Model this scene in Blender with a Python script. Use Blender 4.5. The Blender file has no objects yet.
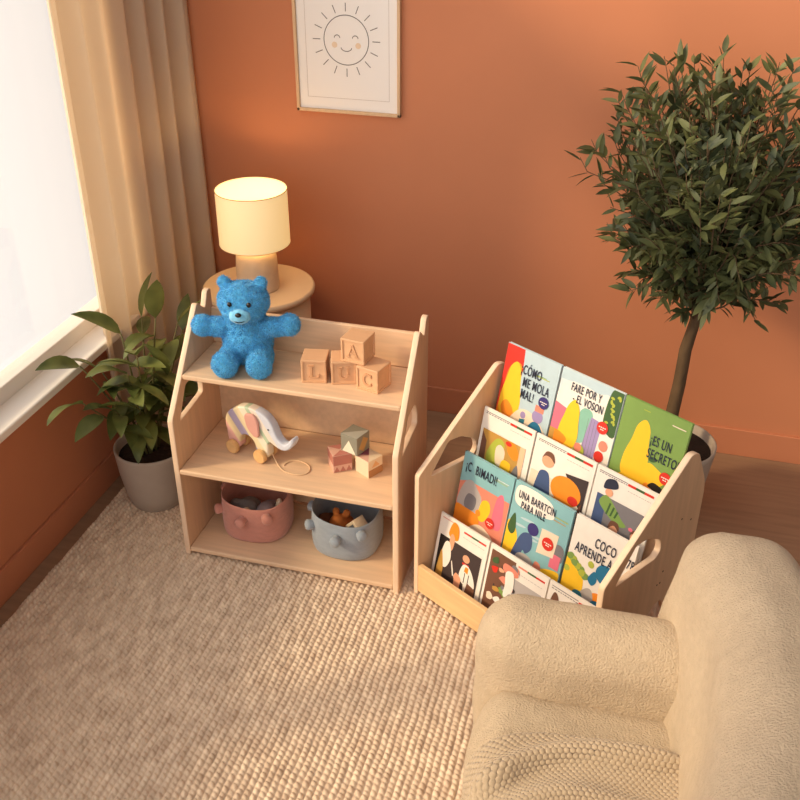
import bpy, bmesh, math, random
import numpy as np
from mathutils import Vector, Matrix, noise, Euler

random.seed(7)
PI = math.pi
sc = bpy.context.scene
COL = sc.collection


# ---------------------------------------------------------------- materials
def s2l(c):
    return tuple((x / 12.92 if x <= .04045 else ((x + .055) / 1.055) ** 2.4) for x in c)


def rgb(r, g, b):
    return s2l((r / 255, g / 255, b / 255)) + (1,)


def new_mat(name):
    m = bpy.data.materials.new(name)
    m.use_nodes = True
    nt = m.node_tree
    return m, nt, nt.nodes['Principled BSDF']


def mat(name, col, rough=.6, var=.0, scale=6, bump=0, bscale=60, stretch=None, sheen=0, spec=.4, emit=0, detail=4,
        dist=.002, voronoi=False, sss=0):
    m, nt, b = new_mat(name)
    b.inputs['Roughness'].default_value = rough
    b.inputs['Specular IOR Level'].default_value = spec
    b.inputs['Base Color'].default_value = col
    if sheen:
        b.inputs['Sheen Weight'].default_value = sheen
    if sss:
        b.inputs['Subsurface Weight'].default_value = sss
        b.inputs['Subsurface Radius'].default_value = (.02, .012, .008)
    tc = nt.nodes.new('ShaderNodeTexCoord')
    mp = nt.nodes.new('ShaderNodeMapping')
    nt.links.new(tc.outputs['Object'], mp.inputs[0])
    if stretch:
        mp.inputs['Scale'].default_value = stretch
    if var:
        n = nt.nodes.new('ShaderNodeTexNoise')
        n.inputs['Scale'].default_value = scale
        n.inputs['Detail'].default_value = detail
        nt.links.new(mp.outputs[0], n.inputs['Vector'])
        r = nt.nodes.new('ShaderNodeValToRGB')
        r.color_ramp.elements[0].position = .3
        r.color_ramp.elements[1].position = .7
        r.color_ramp.elements[0].color = tuple(max(0, x * (1 - var)) for x in col[:3]) + (1,)
        r.color_ramp.elements[1].color = tuple(min(1, x * (1 + var)) for x in col[:3]) + (1,)
        nt.links.new(n.outputs['Fac'], r.inputs[0])
        nt.links.new(r.outputs[0], b.inputs['Base Color'])
    if bump:
        if voronoi:
            n2 = nt.nodes.new('ShaderNodeTexVoronoi')
            n2.inputs['Scale'].default_value = bscale
            o = n2.outputs['Distance']
        else:
            n2 = nt.nodes.new('ShaderNodeTexNoise')
            n2.inputs['Scale'].default_value = bscale
            n2.inputs['Detail'].default_value = 3
            o = n2.outputs['Fac']
        nt.links.new(mp.outputs[0], n2.inputs['Vector'])
        bp = nt.nodes.new('ShaderNodeBump')
        bp.inputs['Strength'].default_value = bump
        bp.inputs['Distance'].default_value = dist
        nt.links.new(o, bp.inputs['Height'])
        nt.links.new(bp.outputs[0], b.inputs['Normal'])
    return m


def wood(name, col, axis='x', var=.1):
    st = {'x': (1.2, 14, 14), 'y': (14, 1.2, 14), 'z': (14, 14, 1.2)}[axis]
    return mat(name, col, .5, var, 3.2, .12, 30, st, dist=.0006, detail=6)


BIRCH = (224, 190, 156)
M = {}
M['wood_x'] = wood('birch_wood', rgb(*BIRCH), 'x')
M['wood_y'] = wood('birch_panel', rgb(222, 188, 154), 'y', .07)
M['wood_z'] = wood('birch_side', rgb(220, 184, 150), 'z', .08)
M['rack_side'] = wood('rack_plywood', rgb(212, 174, 138), 'z', .08)
M['edge'] = wood('sanded_edge', rgb(236, 206, 176), 'z', .05)
M['rack_lip'] = wood('pine_lip', rgb(228, 188, 138), 'x', .12)
M['block'] = wood('beech_block', rgb(216, 170, 130), 'x', .06)
M['block_letter'] = wood('beech_letter', rgb(206, 156, 116), 'x', .05)
M['frame_wood'] = wood('oak_frame', rgb(214, 178, 138), 'z', .07)
M['wall'] = mat('terracotta_paint', rgb(196, 127, 92), .85, .045, 1.7, .15, 90, dist=.0008, spec=.2)
M['floor'] = wood('floor_boards', rgb(150, 118, 92), 'x', .12)
M['white_paint'] = mat('white_paint', rgb(235, 228, 218), .5)
M['base_paint'] = mat('terracotta_gloss', rgb(191, 122, 88), .55)
M['pot_grey'] = mat('grey_stoneware', rgb(172, 158, 144), .75, .05, 9, .15, 70)
M['soil'] = mat('soil', rgb(48, 33, 24), .95, .4, 60, .9, 90, dist=.006)
M['table'] = mat('cream_lacquer', rgb(226, 198, 160), .5, .04, 5)
M['lamp_base'] = mat('ceramic_cream', rgb(214, 192, 165), .55, .05, 20, .08, 60)
M['trunk'] = mat('bark', rgb(96, 76, 54), .9, .3, 18, .7, 60, (1, 1, .4), dist=.004)
M['stem'] = mat('green_stem', rgb(96, 92, 52), .7, .2, 30)
M['rug_knit'] = None
M['paper'] = mat('matte_paper', rgb(236, 230, 222), .75)
M['mat_board'] = mat('mat_board', rgb(240, 234, 228), .8)
M['mat_bevel'] = mat('mat_bevel', rgb(196, 184, 174), .8)
M['ink'] = mat('pencil_ink', rgb(120, 112, 108), .8)
M['cheek'] = mat('cheek_blush', rgb(232, 206, 176), .8)
M['chair'] = mat('boucle', rgb(192, 172, 146), .95, .05, 40, .9, 190, sheen=.1, spec=.1, dist=.006, detail=2)
M['throw'] = mat('beige_yarn', rgb(184, 164, 138), .95, .1, 140, .5, 300, sheen=.3, spec=.1, dist=.002)
M['blue_fur'] = mat('blue_plush', rgb(86, 178, 228), .95, .16, 70, .5, 240, sheen=.5, spec=.1, dist=.003)
M['light_fur'] = mat('pale_blue_plush', rgb(126, 198, 236), .95, .12, 80, .5, 240, sheen=.5, spec=.1, dist=.003)
M['black_bead'] = mat('black_bead', rgb(18, 16, 18), .2, spec=.6)
M['dark_thread'] = mat('dark_thread', rgb(24, 34, 52), .8)
M['pink_knit'] = mat('pink_cotton', rgb(196, 136, 122), .95, .06, 40, .6, 260, (1, 1, 2.2), sheen=.3, spec=.1, dist=.002)
M['blue_knit'] = mat('grey_blue_cotton', rgb(146, 156, 168), .95, .06, 40, .6, 260, (1, 1, 2.2), sheen=.3, spec=.1, dist=.002)
M['string'] = mat('cotton_string', rgb(222, 188, 150), .8)
M['wheel'] = wood('wheel_wood', rgb(218, 174, 118), 'y', .08)


def flat(name, r, g, b, rough=.55, spec=.4):
    k = 'c_%s' % name
    if k not in M:
        M[k] = mat(name, rgb(r, g, b), rough, spec=spec, var=.03, scale=30)
    return M[k]


def leaf_mat(name, c1, c2, trans=.35, rough=.45):
    m, nt, b = new_mat(name)
    tc = nt.nodes.new('ShaderNodeTexCoord')
    n = nt.nodes.new('ShaderNodeTexNoise')
    n.inputs['Scale'].default_value = 9
    nt.links.new(tc.outputs['Object'], n.inputs['Vector'])
    r = nt.nodes.new('ShaderNodeValToRGB')
    r.color_ramp.elements[0].position = .35
    r.color_ramp.elements[1].position = .65
    r.color_ramp.elements[0].color = c1
    r.color_ramp.elements[1].color = c2
    nt.links.new(n.outputs['Fac'], r.inputs[0])
    nt.links.new(r.outputs[0], b.inputs['Base Color'])
    b.inputs['Roughness'].default_value = rough
    t = nt.nodes.new('ShaderNodeBsdfTranslucent')
    nt.links.new(r.outputs[0], t.inputs['Color'])
    mx = nt.nodes.new('ShaderNodeMixShader')
    mx.inputs[0].default_value = trans
    nt.links.new(b.outputs[0], mx.inputs[1])
    nt.links.new(t.outputs[0], mx.inputs[2])
    nt.links.new(mx.outputs[0], nt.nodes['Material Output'].inputs['Surface'])
    return m


M['leaf'] = leaf_mat('broad_leaf', rgb(72, 84, 40), rgb(124, 132, 70), .25)
M['olive'] = leaf_mat('olive_leaf', rgb(58, 68, 44), rgb(108, 112, 66), .12, .55)

# curtain: woven, lets daylight through
m, nt, b = new_mat('linen_curtain')
b.inputs['Base Color'].default_value = rgb(232, 216, 196)
b.inputs['Roughness'].default_value = .95
b.inputs['Specular IOR Level'].default_value = .1
t = nt.nodes.new('ShaderNodeBsdfTranslucent')
t.inputs['Color'].default_value = rgb(244, 230, 208)
mx = nt.nodes.new('ShaderNodeMixShader')
mx.inputs[0].default_value = .5
nt.links.new(b.outputs[0], mx.inputs[1])
nt.links.new(t.outputs[0], mx.inputs[2])
nt.links.new(mx.outputs[0], nt.nodes['Material Output'].inputs['Surface'])
M['curtain'] = m

# lit lamp shade
m, nt, b = new_mat('lit_lamp_shade')
b.inputs['Base Color'].default_value = rgb(240, 222, 190)
b.inputs['Roughness'].default_value = .9
b.inputs['Emission Color'].default_value = (1, .66, .24, 1)
b.inputs['Emission Strength'].default_value = .62
M['shade'] = m
m, nt, b = new_mat('lit_lamp_diffuser')
b.inputs['Base Color'].default_value = rgb(240, 226, 200)
b.inputs['Emission Color'].default_value = (1, .74, .36, 1)
b.inputs['Emission Strength'].default_value = .8
M['diffuser'] = m

# window glass
m, nt, b = new_mat('window_glass')
g = nt.nodes.new('ShaderNodeBsdfGlossy')
g.inputs['Roughness'].default_value = .02
tr = nt.nodes.new('ShaderNodeBsdfTransparent')
mx = nt.nodes.new('ShaderNodeMixShader')
mx.inputs[0].default_value = .06
nt.links.new(tr.outputs[0], mx.inputs[1])
nt.links.new(g.outputs[0], mx.inputs[2])
nt.links.new(mx.outputs[0], nt.nodes['Material Output'].inputs['Surface'])
M['glass'] = m

# rug: undyed wool, slightly mottled per stitch
m, nt, b = new_mat('wool_rug')
tc = nt.nodes.new('ShaderNodeTexCoord')
n = nt.nodes.new('ShaderNodeTexNoise')
n.inputs['Scale'].default_value = 26
n.inputs['Detail'].default_value = 5
mp = nt.nodes.new('ShaderNodeMapping')
mp.inputs['Scale'].default_value = (1.5, .5, 1)
nt.links.new(tc.outputs['Object'], mp.inputs[0])
nt.links.new(mp.outputs[0], n.inputs['Vector'])
r = nt.nodes.new('ShaderNodeValToRGB')
r.color_ramp.elements[0].position = .25
r.color_ramp.elements[1].position = .7
r.color_ramp.elements[0].color = rgb(196, 170, 146)
r.color_ramp.elements[1].color = rgb(238, 216, 190)
nt.links.new(n.outputs['Fac'], r.inputs[0])
nt.links.new(r.outputs[0], b.inputs['Base Color'])
b.inputs['Roughness'].default_value = .95
b.inputs['Specular IOR Level'].default_value = .1
n2 = nt.nodes.new('ShaderNodeTexNoise')
n2.inputs['Scale'].default_value = 260
nt.links.new(tc.outputs['Object'], n2.inputs['Vector'])
bp = nt.nodes.new('ShaderNodeBump')
bp.inputs['Strength'].default_value = .3
bp.inputs['Distance'].default_value = .0015
nt.links.new(n2.outputs['Fac'], bp.inputs['Height'])
nt.links.new(bp.outputs[0], b.inputs['Normal'])
M['rug_knit'] = m

# pastel stripes of the elephant (diagonal bands in object space)
m, nt, b = new_mat('pastel_stripes')
tc = nt.nodes.new('ShaderNodeTexCoord')
sp = nt.nodes.new('ShaderNodeSeparateXYZ')
nt.links.new(tc.outputs['Object'], sp.inputs[0])
ma = nt.nodes.new('ShaderNodeMath')
ma.operation = 'MULTIPLY_ADD'
ma.inputs[1].default_value = .75
nt.links.new(sp.outputs['Z'], ma.inputs[0])
nt.links.new(sp.outputs['X'], ma.inputs[2])
m2 = nt.nodes.new('ShaderNodeMath')
m2.operation = 'MULTIPLY'
m2.inputs[1].default_value = 2.9
nt.links.new(ma.outputs[0], m2.inputs[0])
r = nt.nodes.new('ShaderNodeValToRGB')
r.color_ramp.interpolation = 'CONSTANT'
cols = [(.0, (228, 176, 164)), (.27, (226, 204, 160)), (.38, (176, 164, 188)), (.50, (230, 212, 172)), (.60, (232, 222, 200)), (.70, (178, 196, 168)), (.76, (226, 214, 200)), (.84, (204, 208, 220))]
e = r.color_ramp.elements
e[0].position = 0
e[0].color = rgb(*cols[0][1])
e[1].position = cols[1][0]
e[1].color = rgb(*cols[1][1])
for p_, c_ in cols[2:]:
    k = e.new(p_)
    k.color = rgb(*c_)
nt.links.new(m2.outputs[0], r.inputs[0])
nt.links.new(r.outputs[0], b.inputs['Base Color'])
b.inputs['Roughness'].default_value = .6
M['pastel'] = m


# ---------------------------------------------------------------- helpers
def link(o, parent=None):
    COL.objects.link(o)
    if parent:
        o.parent = parent
    return o


def tag(o, label=None, cat=None, group=None, kind=None):
    if label:
        o['label'] = label
    if cat:
        o['category'] = cat
    if group:
        o['group'] = group
    if kind:
        o['kind'] = kind
    return o


def empty(name, loc=(0, 0, 0), rz=0, **k):
    o = bpy.data.objects.new(name, None)
    o.location = loc
    o.rotation_euler = (0, 0, rz)
    o.empty_display_size = .05
    link(o)
    return tag(o, **k)


class MB:
    def __init__(s):
        s.bm = bmesh.new()
        s.mats = []

    def mi(s, m):
        if m is None:
            return 0
        if m not in s.mats:
            s.mats.append(m)
        return s.mats.index(m)

    def face(s, pts, m=None, smooth=False):
        f = s.bm.faces.new([s.bm.verts.new(p) for p in pts])
        f.material_index = s.mi(m)
        f.smooth = smooth
        return f

    def box(s, c, d, m=None, bev=.002, rot=None, segs=2):
        b = bmesh.new()
        bmesh.ops.create_cube(b, size=1)
        for v in b.verts:
            v.co = Vector((v.co.x * d[0], v.co.y * d[1], v.co.z * d[2]))
        if bev:
            bmesh.ops.bevel(b, geom=list(b.edges), offset=min(bev, min(d) * .45), segments=segs, profile=.5, affect='EDGES')
        mt = Matrix.Translation(c) @ (rot.to_4x4() if rot else Matrix.Identity(4))
        s.add(b, m, mt)
        return s

    def add(s, b, m=None, mt=None, smooth=False):
        i = s.mi(m)
        if mt is not None:
            bmesh.ops.transform(b, matrix=mt, verts=list(b.verts))
        for f in b.faces:
            f.material_index = i
            if smooth:
                f.smooth = True
        me = bpy.data.meshes.new('tmp')
        b.to_mesh(me)
        b.free()
        s.bm.from_mesh(me)
        bpy.data.meshes.remove(me)

    def lathe(s, prof, m=None, n=48, c=(0, 0, 0), sq=1.0, close=False):
        """prof: list of (r,z)"""
        b = bmesh.new()
        rings = []
        for r_, z_ in prof:
            ring = []
            for i in range(n):
                a = 2 * PI * i / n
                ring.append(b.verts.new((c[0] + r_ * math.cos(a), c[1] + r_ * math.sin(a) * sq, c[2] + z_)))
            rings.append(ring)
        for a_, b_ in zip(rings[:-1], rings[1:]):
            for i in range(n):
                f = b.faces.new([a_[i], a_[(i + 1) % n], b_[(i + 1) % n], b_[i]])
                f.smooth = True
        for ring, z_ in ((rings[0], 0), (rings[-1], 1)):
            f = b.faces.new(ring if z_ else ring[::-1])
        s.add(b, m)
        return s

    def tube(s, pts, r_, m=None, n=8, closed=False):
        b = bmesh.new()
        pts = [Vector(p) for p in pts]
        rs = r_ if isinstance(r_, (list, tuple)) else [r_] * len(pts)
        rings = []
        up = Vector((0, 0, 1))
        prev = None
        for i, p in enumerate(pts):
            d = (pts[min(i + 1, len(pts) - 1)] - pts[max(i - 1, 0)]).normalized()
            if prev is None:
                a = d.cross(up)
                if a.length < 1e-3:
                    a = d.cross(Vector((1, 0, 0)))
                a.normalize()
            else:
                a = (prev - d * prev.dot(d)).normalized()
            prev = a
            c2 = d.cross(a)
            rings.append([b.verts.new(p + (a * math.cos(2 * PI * k / n) + c2 * math.sin(2 * PI * k / n)) * rs[i]) for k in range(n)])
        for q, w in zip(rings[:-1], rings[1:]):
            for k in range(n):
                b.faces.new([q[k], q[(k + 1) % n], w[(k + 1) % n], w[k]]).smooth = True
        b.faces.new(rings[0][::-1])
        b.faces.new(rings[-1])
        s.add(b, m)
        return s

    def ball(s, c, r_, m=None, rot=None, u=20, v=12):
        b = bmesh.new()
        bmesh.ops.create_uvsphere(b, u_segments=u, v_segments=v, radius=1)
        rr = r_ if isinstance(r_, (tuple, list)) else (r_, r_, r_)
        mt = Matrix.Translation(c) @ (rot.to_4x4() if rot else Matrix.Identity(4)) @ Matrix.Diagonal((*rr, 1))
        s.add(b, m, mt, True)
        return s

    def build(s, name, m=None, parent=None, smooth=False):
        me = bpy.data.meshes.new(name)
        bmesh.ops.recalc_face_normals(s.bm, faces=list(s.bm.faces)) if not getattr(s, 'norecalc', False) else None
        s.bm.to_mesh(me)
        s.bm.free()
        for x in (s.mats or [m]):
            me.materials.append(x)
        if smooth:
            me.polygons.foreach_set('use_smooth', [True] * len(me.polygons))
        o = bpy.data.objects.new(name, me)
        return link(o, parent)


def curve_mesh(curve, name):
    o = bpy.data.objects.new(name, curve)
    COL.objects.link(o)
    dg = bpy.context.evaluated_depsgraph_get()
    me = bpy.data.meshes.new_from_object(o.evaluated_get(dg))
    COL.objects.unlink(o)
    bpy.data.objects.remove(o)
    return me


def smooth_loop(pts, corner=.02, seg=5):
    """round the corners of a polygon"""
    out = []
    n = len(pts)
    for i in range(n):
        p = Vector(pts[i][:2])
        a = Vector(pts[i - 1][:2])
        b_ = Vector(pts[(i + 1) % n][:2])
        c = pts[i][2] if len(pts[i]) > 2 else corner
        c = min(c, (a - p).length * .48, (b_ - p).length * .48)
        if c < 1e-4:
            out.append(tuple(p))
            continue
        q0 = p + (a - p).normalized() * c
        q1 = p + (b_ - p).normalized() * c
        for k in range(seg + 1):
            t_ = k / seg
            out.append(tuple(q0 * (1 - t_) ** 2 + p * 2 * t_ * (1 - t_) + q1 * t_ ** 2))
    return out


def panel(name, loops, thick, m, parent, mtx, bev=.003):
    """extruded 2D outline with holes; 2D xy -> mtx"""
    cu = bpy.data.curves.new(name, 'CURVE')
    cu.dimensions = '2D'
    cu.fill_mode = 'BOTH'
    for lp in loops:
        sp_ = cu.splines.new('POLY')
        sp_.points.add(len(lp) - 1)
        for i, p in enumerate(lp):
            sp_.points[i].co = (p[0], p[1], 0, 1)
        sp_.use_cyclic_u = True
    cu.extrude = thick / 2 - bev
    cu.bevel_depth = bev
    cu.bevel_resolution = 2
    cu.offset = -bev
    me = curve_mesh(cu, name)
    me.transform(mtx)
    me.name = name
    me.materials.clear()
    me.materials.append(m)
    if name == 'side_panel':
        me.materials.append(M['edge'])
        for p in me.polygons:
            if abs(p.normal.x) < .8:
                p.material_index = 1
    return link(bpy.data.objects.new(name, me), parent)


def text_mesh(txt, size, bold=.02, extr=.0004, xs=1, shear=0, align='LEFT', spacing=1):
    cu = bpy.data.curves.new('txt', 'FONT')
    cu.body = txt
    cu.size = size
    cu.offset = bold * size
    cu.extrude = extr
    cu.align_x = align
    cu.space_character = 1.12
    cu.shear = shear
    cu.space_line = spacing
    me = curve_mesh(cu, 'txt')
    me.transform(Matrix.Diagonal((xs, 1, 1, 1)))
    return me


# matrix for panels lying in the y-z plane: 2D (a,b) -> (x=normal, y=a, z=b)
YZ = Matrix(((0, 0, 1, 0), (1, 0, 0, 0), (0, 1, 0, 0), (0, 0, 0, 1)))
XZ = Matrix(((1, 0, 0, 0), (0, 0, -1, 0), (0, 1, 0, 0), (0, 0, 0, 1)))


def T(x, y, z):
    return Matrix.Translation((x, y, z))


def soft_box(c, h, r_, n=26, fn=None, nz=.0, ns=9):
    """rounded cushion as bmesh; fn deforms a point"""
    b = bmesh.new()
    bmesh.ops.create_cube(b, size=2)
    bmesh.ops.subdivide_edges(b, edges=list(b.edges), cuts=n, use_grid_fill=True)
    for v in b.verts:
        # denser sampling near the rims
        p = Vector([math.copysign(abs(t_) ** .75, t_) * hh for t_, hh in zip(v.co, h)])
        q = Vector([max(-(hh - r_), min(hh - r_, t_)) for t_, hh in zip(p, h)])
        d = p - q
        if d.length > 1e-9:
            p = q + d.normalized() * r_
        # slightly crowned faces
        for i in range(3):
            j, k = (i + 1) % 3, (i + 2) % 3
            if abs(p[i]) > h[i] - r_ * .3:
                p[i] *= 1 + .045 * (1 - (p[j] / h[j]) ** 2) * (1 - (p[k] / h[k]) ** 2)
        p = p + Vector(c)
        if fn:
            p = fn(p)
        if nz:
            p = p + Vector([noise.noise(p * ns + Vector((i * 7.7, 0, 0))) for i in range(3)]) * nz
        v.co = p
    for f in b.faces:
        f.smooth = True
    return b


def remesh(b, voxel, smooth=4, name='tmp'):
    me = bpy.data.meshes.new(name)
    b.to_mesh(me)
    b.free()
    o = bpy.data.objects.new(name, me)
    COL.objects.link(o)
    md = o.modifiers.new('r', 'REMESH')
    md.mode = 'VOXEL'
    md.voxel_size = voxel
    sm = o.modifiers.new('s', 'SMOOTH')
    sm.iterations = smooth
    sm.factor = .5
    dg = bpy.context.evaluated_depsgraph_get()
    out = bpy.data.meshes.new_from_object(o.evaluated_get(dg))
    COL.objects.unlink(o)
    bpy.data.objects.remove(o)
    out.polygons.foreach_set('use_smooth', [True] * len(out.polygons))
    return out


# ---------------------------------------------------------------- camera
C0 = Vector((1.5045, -2.49, 2.3375))
F = Vector((-0.2313, 0.8249, -0.5159))
yaw, pitch = .2735, .5421
cam = bpy.data.cameras.new('camera')
co = bpy.data.objects.new('camera', cam)
link(co)
co.location = C0
co.rotation_euler = Euler((PI / 2 - pitch, 0, yaw), 'XYZ')
cam.sensor_width = 36
cam.lens = 995.8 / 800 * 36
cam.clip_start = .05
sc.camera = co

YW = 1.233      # back wall
XL = -.50       # left wall (inner face)

# ---------------------------------------------------------------- the room
def struct(name, mb, m):
    o = mb.build(name, m)
    o['kind'] = 'structure'
    return o


b = MB()
b.box((1.2, -1.0, -.067), (3.9, 4.7, .1), bev=0)
struct('floor', b, M['floor'])
b = MB()
b.box((1.3, YW + .06, 1.3415), (4.2, .12, 2.717), bev=0)
struct('wall_back', b, M['wall'])
WY0, WY1, WZ0, WZ1 = -2.6, .74, .62, 2.42
b = MB()
b.box((XL - .06, -1.06, WZ0 / 2 - .0085), (.12, 4.58, WZ0 + .017), bev=0)
b.box((XL - .06, -1.06, (WZ1 + 2.7) / 2), (.12, 4.58, 2.7 - WZ1), bev=0)
b.box((XL - .06, (WY1 + YW) / 2, (WZ0 + WZ1) / 2), (.12, YW - WY1, WZ1 - WZ0), bev=0)
b.box((XL - .06, (-3.35 + WY0) / 2, (WZ0 + WZ1) / 2), (.12, WY0 + 3.35, WZ1 - WZ0), bev=0)
struct('wall_left', b, M['wall'])
b = MB()
b.box((1.45, YW - .0065, .0455), (3.88, .013, .125), bev=.003)
struct('baseboard_back', b, M['base_paint'])
b = MB()
b.box((XL + .0065, -1.06, .0455), (.013, 4.56, .125), bev=.003)
struct('baseboard_left', b, M['base_paint'])
# window: frame, two posts and panes
w = empty('window_1', (XL - .06, -.93, WZ0), kind='structure')
w['kind'] = 'structure'
b = MB()
H_ = WZ1 - WZ0
for yy in (WY0 + .03, WY1 - .03):
    b.box((0, yy + .93, H_ / 2), (.07, .06, H_), bev=.004)
for zz in (.03, H_ - .03):
    b.box((0, (WY0 + WY1) / 2 + .93, zz), (.07, WY1 - WY0, .06), bev=.004)
b.box((0, -1.26 + .93, H_ / 2), (.07, .12, H_), bev=.004)
o = b.build('window_frame', M['white_paint'], w)
o['kind'] = 'structure'
b = MB()
b.box((.06, (WY0 + WY1) / 2 + .93, -.012), (.16, WY1 - WY0 + .06, .03), bev=.006)
o = b.build('window_sill', M['white_paint'], w)
o['kind'] = 'structure'
for (a0, a1) in ((WY0 + .06, -1.32), (-1.20, WY1 - .06)):
    b = MB()
    b.box((0, (a0 + a1) / 2 + .93, H_ / 2), (.004, a1 - a0, H_ - .12), bev=0)
    o = b.build('window_pane', M['glass'], w)
    o['kind'] = 'structure'

# ---------------------------------------------------------------- rug (chunky braided rows)
def build_rug():
    x0, x1, y0, y1 = -.425, 2.35, -1.45, .385
    PX, PY = .0208, .0182
    st = .0029
    nx, ny = int((x1 - x0) / st), int((y1 - y0) / st)
    X, Y = np.meshgrid(np.linspace(x0, x1, nx), np.linspace(y0, y1, ny))
    wob = .006 * np.sin(Y * 2.1 + 1) + .002 * np.sin(Y * 6.3 + X * 2)
    U = (X + wob + .001 * np.sin(Y * 41 + X * 13)) / PX
    row = np.floor(U)
    fu = U - row - .5
    rs = np.random.RandomState(3)
    ph = rs.rand(400)[(row.astype(int) % 400)] * .3 + .5 * (row.astype(int) % 2)
    V = (Y + .003 * np.sin(Y * 55 + row * 1.7)) / PY + ph + fu * .55
    cell = np.floor(V)
    fv = V - cell - .5
    amp = .8 + .4 * rs.rand(400, 400)[(row.astype(int) % 400), (cell.astype(int) % 400)]
    hr = np.sqrt(np.clip(1 - (np.abs(fu) * 1.96) ** 2.2, 0, 1))
    hb = np.sqrt(np.clip(1 - (np.abs(fv) * 1.9) ** 2.4, 0, 1))
    Z = -.010 + .0145 * hr * (.3 + .7 * hb) * np.clip(amp, .8, 1.12)
    edge = np.minimum.reduce([X - x0, x1 - X, Y - y0, y1 - Y])
    Z = np.where(edge < .004, -.0165, Z)
    co_ = np.stack([X, Y, Z], -1).reshape(-1, 3)
    idx = np.arange(nx * ny).reshape(ny, nx)
    q = np.stack([idx[:-1, :-1], idx[:-1, 1:], idx[1:, 1:], idx[1:, :-1]], -1).reshape(-1, 4)
    me = bpy.data.meshes.new('rug')
    me.vertices.add(len(co_))
    me.vertices.foreach_set('co', co_.ravel())
    me.loops.add(q.size)
    me.loops.foreach_set('vertex_index', q.ravel())
    me.polygons.add(len(q))
    me.polygons.foreach_set('loop_start', np.arange(0, q.size, 4))
    me.polygons.foreach_set('loop_total', np.full(len(q), 4))
    me.polygons.foreach_set('use_smooth', np.ones(len(q), bool))
    me.update()
    me.materials.append(M['rug_knit'])
    o = bpy.data.objects.new('rug', me)
    link(o)
    tag(o, 'chunky cream wool rug woven in braided rows, covering the floor in front of the shelves', 'rug')


build_rug()
RZ = 0.0        # level of the rug surface on which the furniture stands
FZ = -.017      # floor boards under the rug

# ---------------------------------------------------------------- curtain
def build_curtain():
    cols_ = 150
    b = bmesh.new()
    zs = [-.005 + 2.42 * i / 40 for i in range(41)]
    ring = []
    for j, z_ in enumerate(zs):
        rowv = []
        for i in range(cols_ + 1):
            t_ = i / cols_
            y_ = .33 + t_ * (YW - .02 - .33)
            a = t_ * 2 * PI * 6.6
            amp = .026 + .012 * math.sin(t_ * 9 + 1)
            x_ = -.425 + amp * (math.sin(a + .35 * math.sin(z_ * 1.3 + t_ * 5)) + .25 * math.sin(2 * a + 1))
            if t_ > .9:
                x_ += (t_ - .9) * .55
            y_ += .012 * math.sin(a * 1.0 + 1.3)
            x_ = min(x_, (-.405 if t_ < .16 else -.368) if t_ < .95 else -.35)
            rowv.append(b.verts.new((max(x_, XL + .016), min(y_, YW - .015), z_)))
        ring.append(rowv)
    for p, q in zip(ring[:-1], ring[1:]):
        for i in range(cols_):
            b.faces.new([p[i], p[i + 1], q[i + 1], q[i]]).smooth = True
    me = bpy.data.meshes.new('curtain')
    b.to_mesh(me)
    b.free()
    me.materials.append(M['curtain'])
    o = bpy.data.objects.new('curtain', me)
    link(o)
    md = o.modifiers.new('thick', 'SOLIDIFY')
    md.thickness = .0015
    tag(o, 'beige linen curtain hanging in long folds to the floor in the left corner', 'curtain')


build_curtain()

# ---------------------------------------------------------------- toy shelf
t = .02
ts = empty('toy_shelf', (0, 0, 0), label='light birch open toy shelf with three boards, holding blocks, soft toy and baskets', cat='shelf')
side = smooth_loop([(0, 0, .004), (0, .568, .012), (.262, .885, .016), (.318, .838, .012), (.342, .893, .012), (.372, .893, .012), (.372, 0, .004)])
hole = smooth_loop([(.05, .538, .008), (.235, .552, .014), (.235, .60, .02), (.2, .645, .012), (.118, .645, .012)])
for x_ in (t / 2, .8 - t / 2):
    panel('side_panel', [[(y_, z_ + (RZ if z_ < .01 else 0)) for y_, z_ in side], hole], t, M['wood_z'], ts, T(x_, 0, 0) @ YZ)
SH = ((.098, .674, .018), (.0, .352, .019), (.0, .0145, .019))
for yf, zb, th in SH:
    b = MB()
    b.box((.4, (yf + .352) / 2, zb + th / 2), (.8 - 2 * t, .352 - yf, th), bev=.005, segs=3)
    b.build('shelf_board', M['wood_x'], ts)
b = MB()
b.box((.4, .361, .757), (.8 - 2 * t, .016, .135), bev=.004)
b.build('back_rail', M['wood_x'], ts)
b = MB()
b.box((.4, .361, .512), (.8 - 2 * t, .012, .29), bev=.002)
b.build('back_panel', M['wood_y'], ts)
b = MB()
b.box((.4, .361, .19), (.8 - 2 * t, .012, .30), bev=.002)
b.build('back_panel', M['wood_y'], ts)

# ---------------------------------------------------------------- lettered blocks
BS = .084


def rect(b, x0, x1, z0, z1, y_, d, m):
    b.box(((x0 + x1) / 2, y_, (z0 + z1) / 2), (x1 - x0, d, z1 - z0), m, bev=.0006, segs=1)


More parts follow.
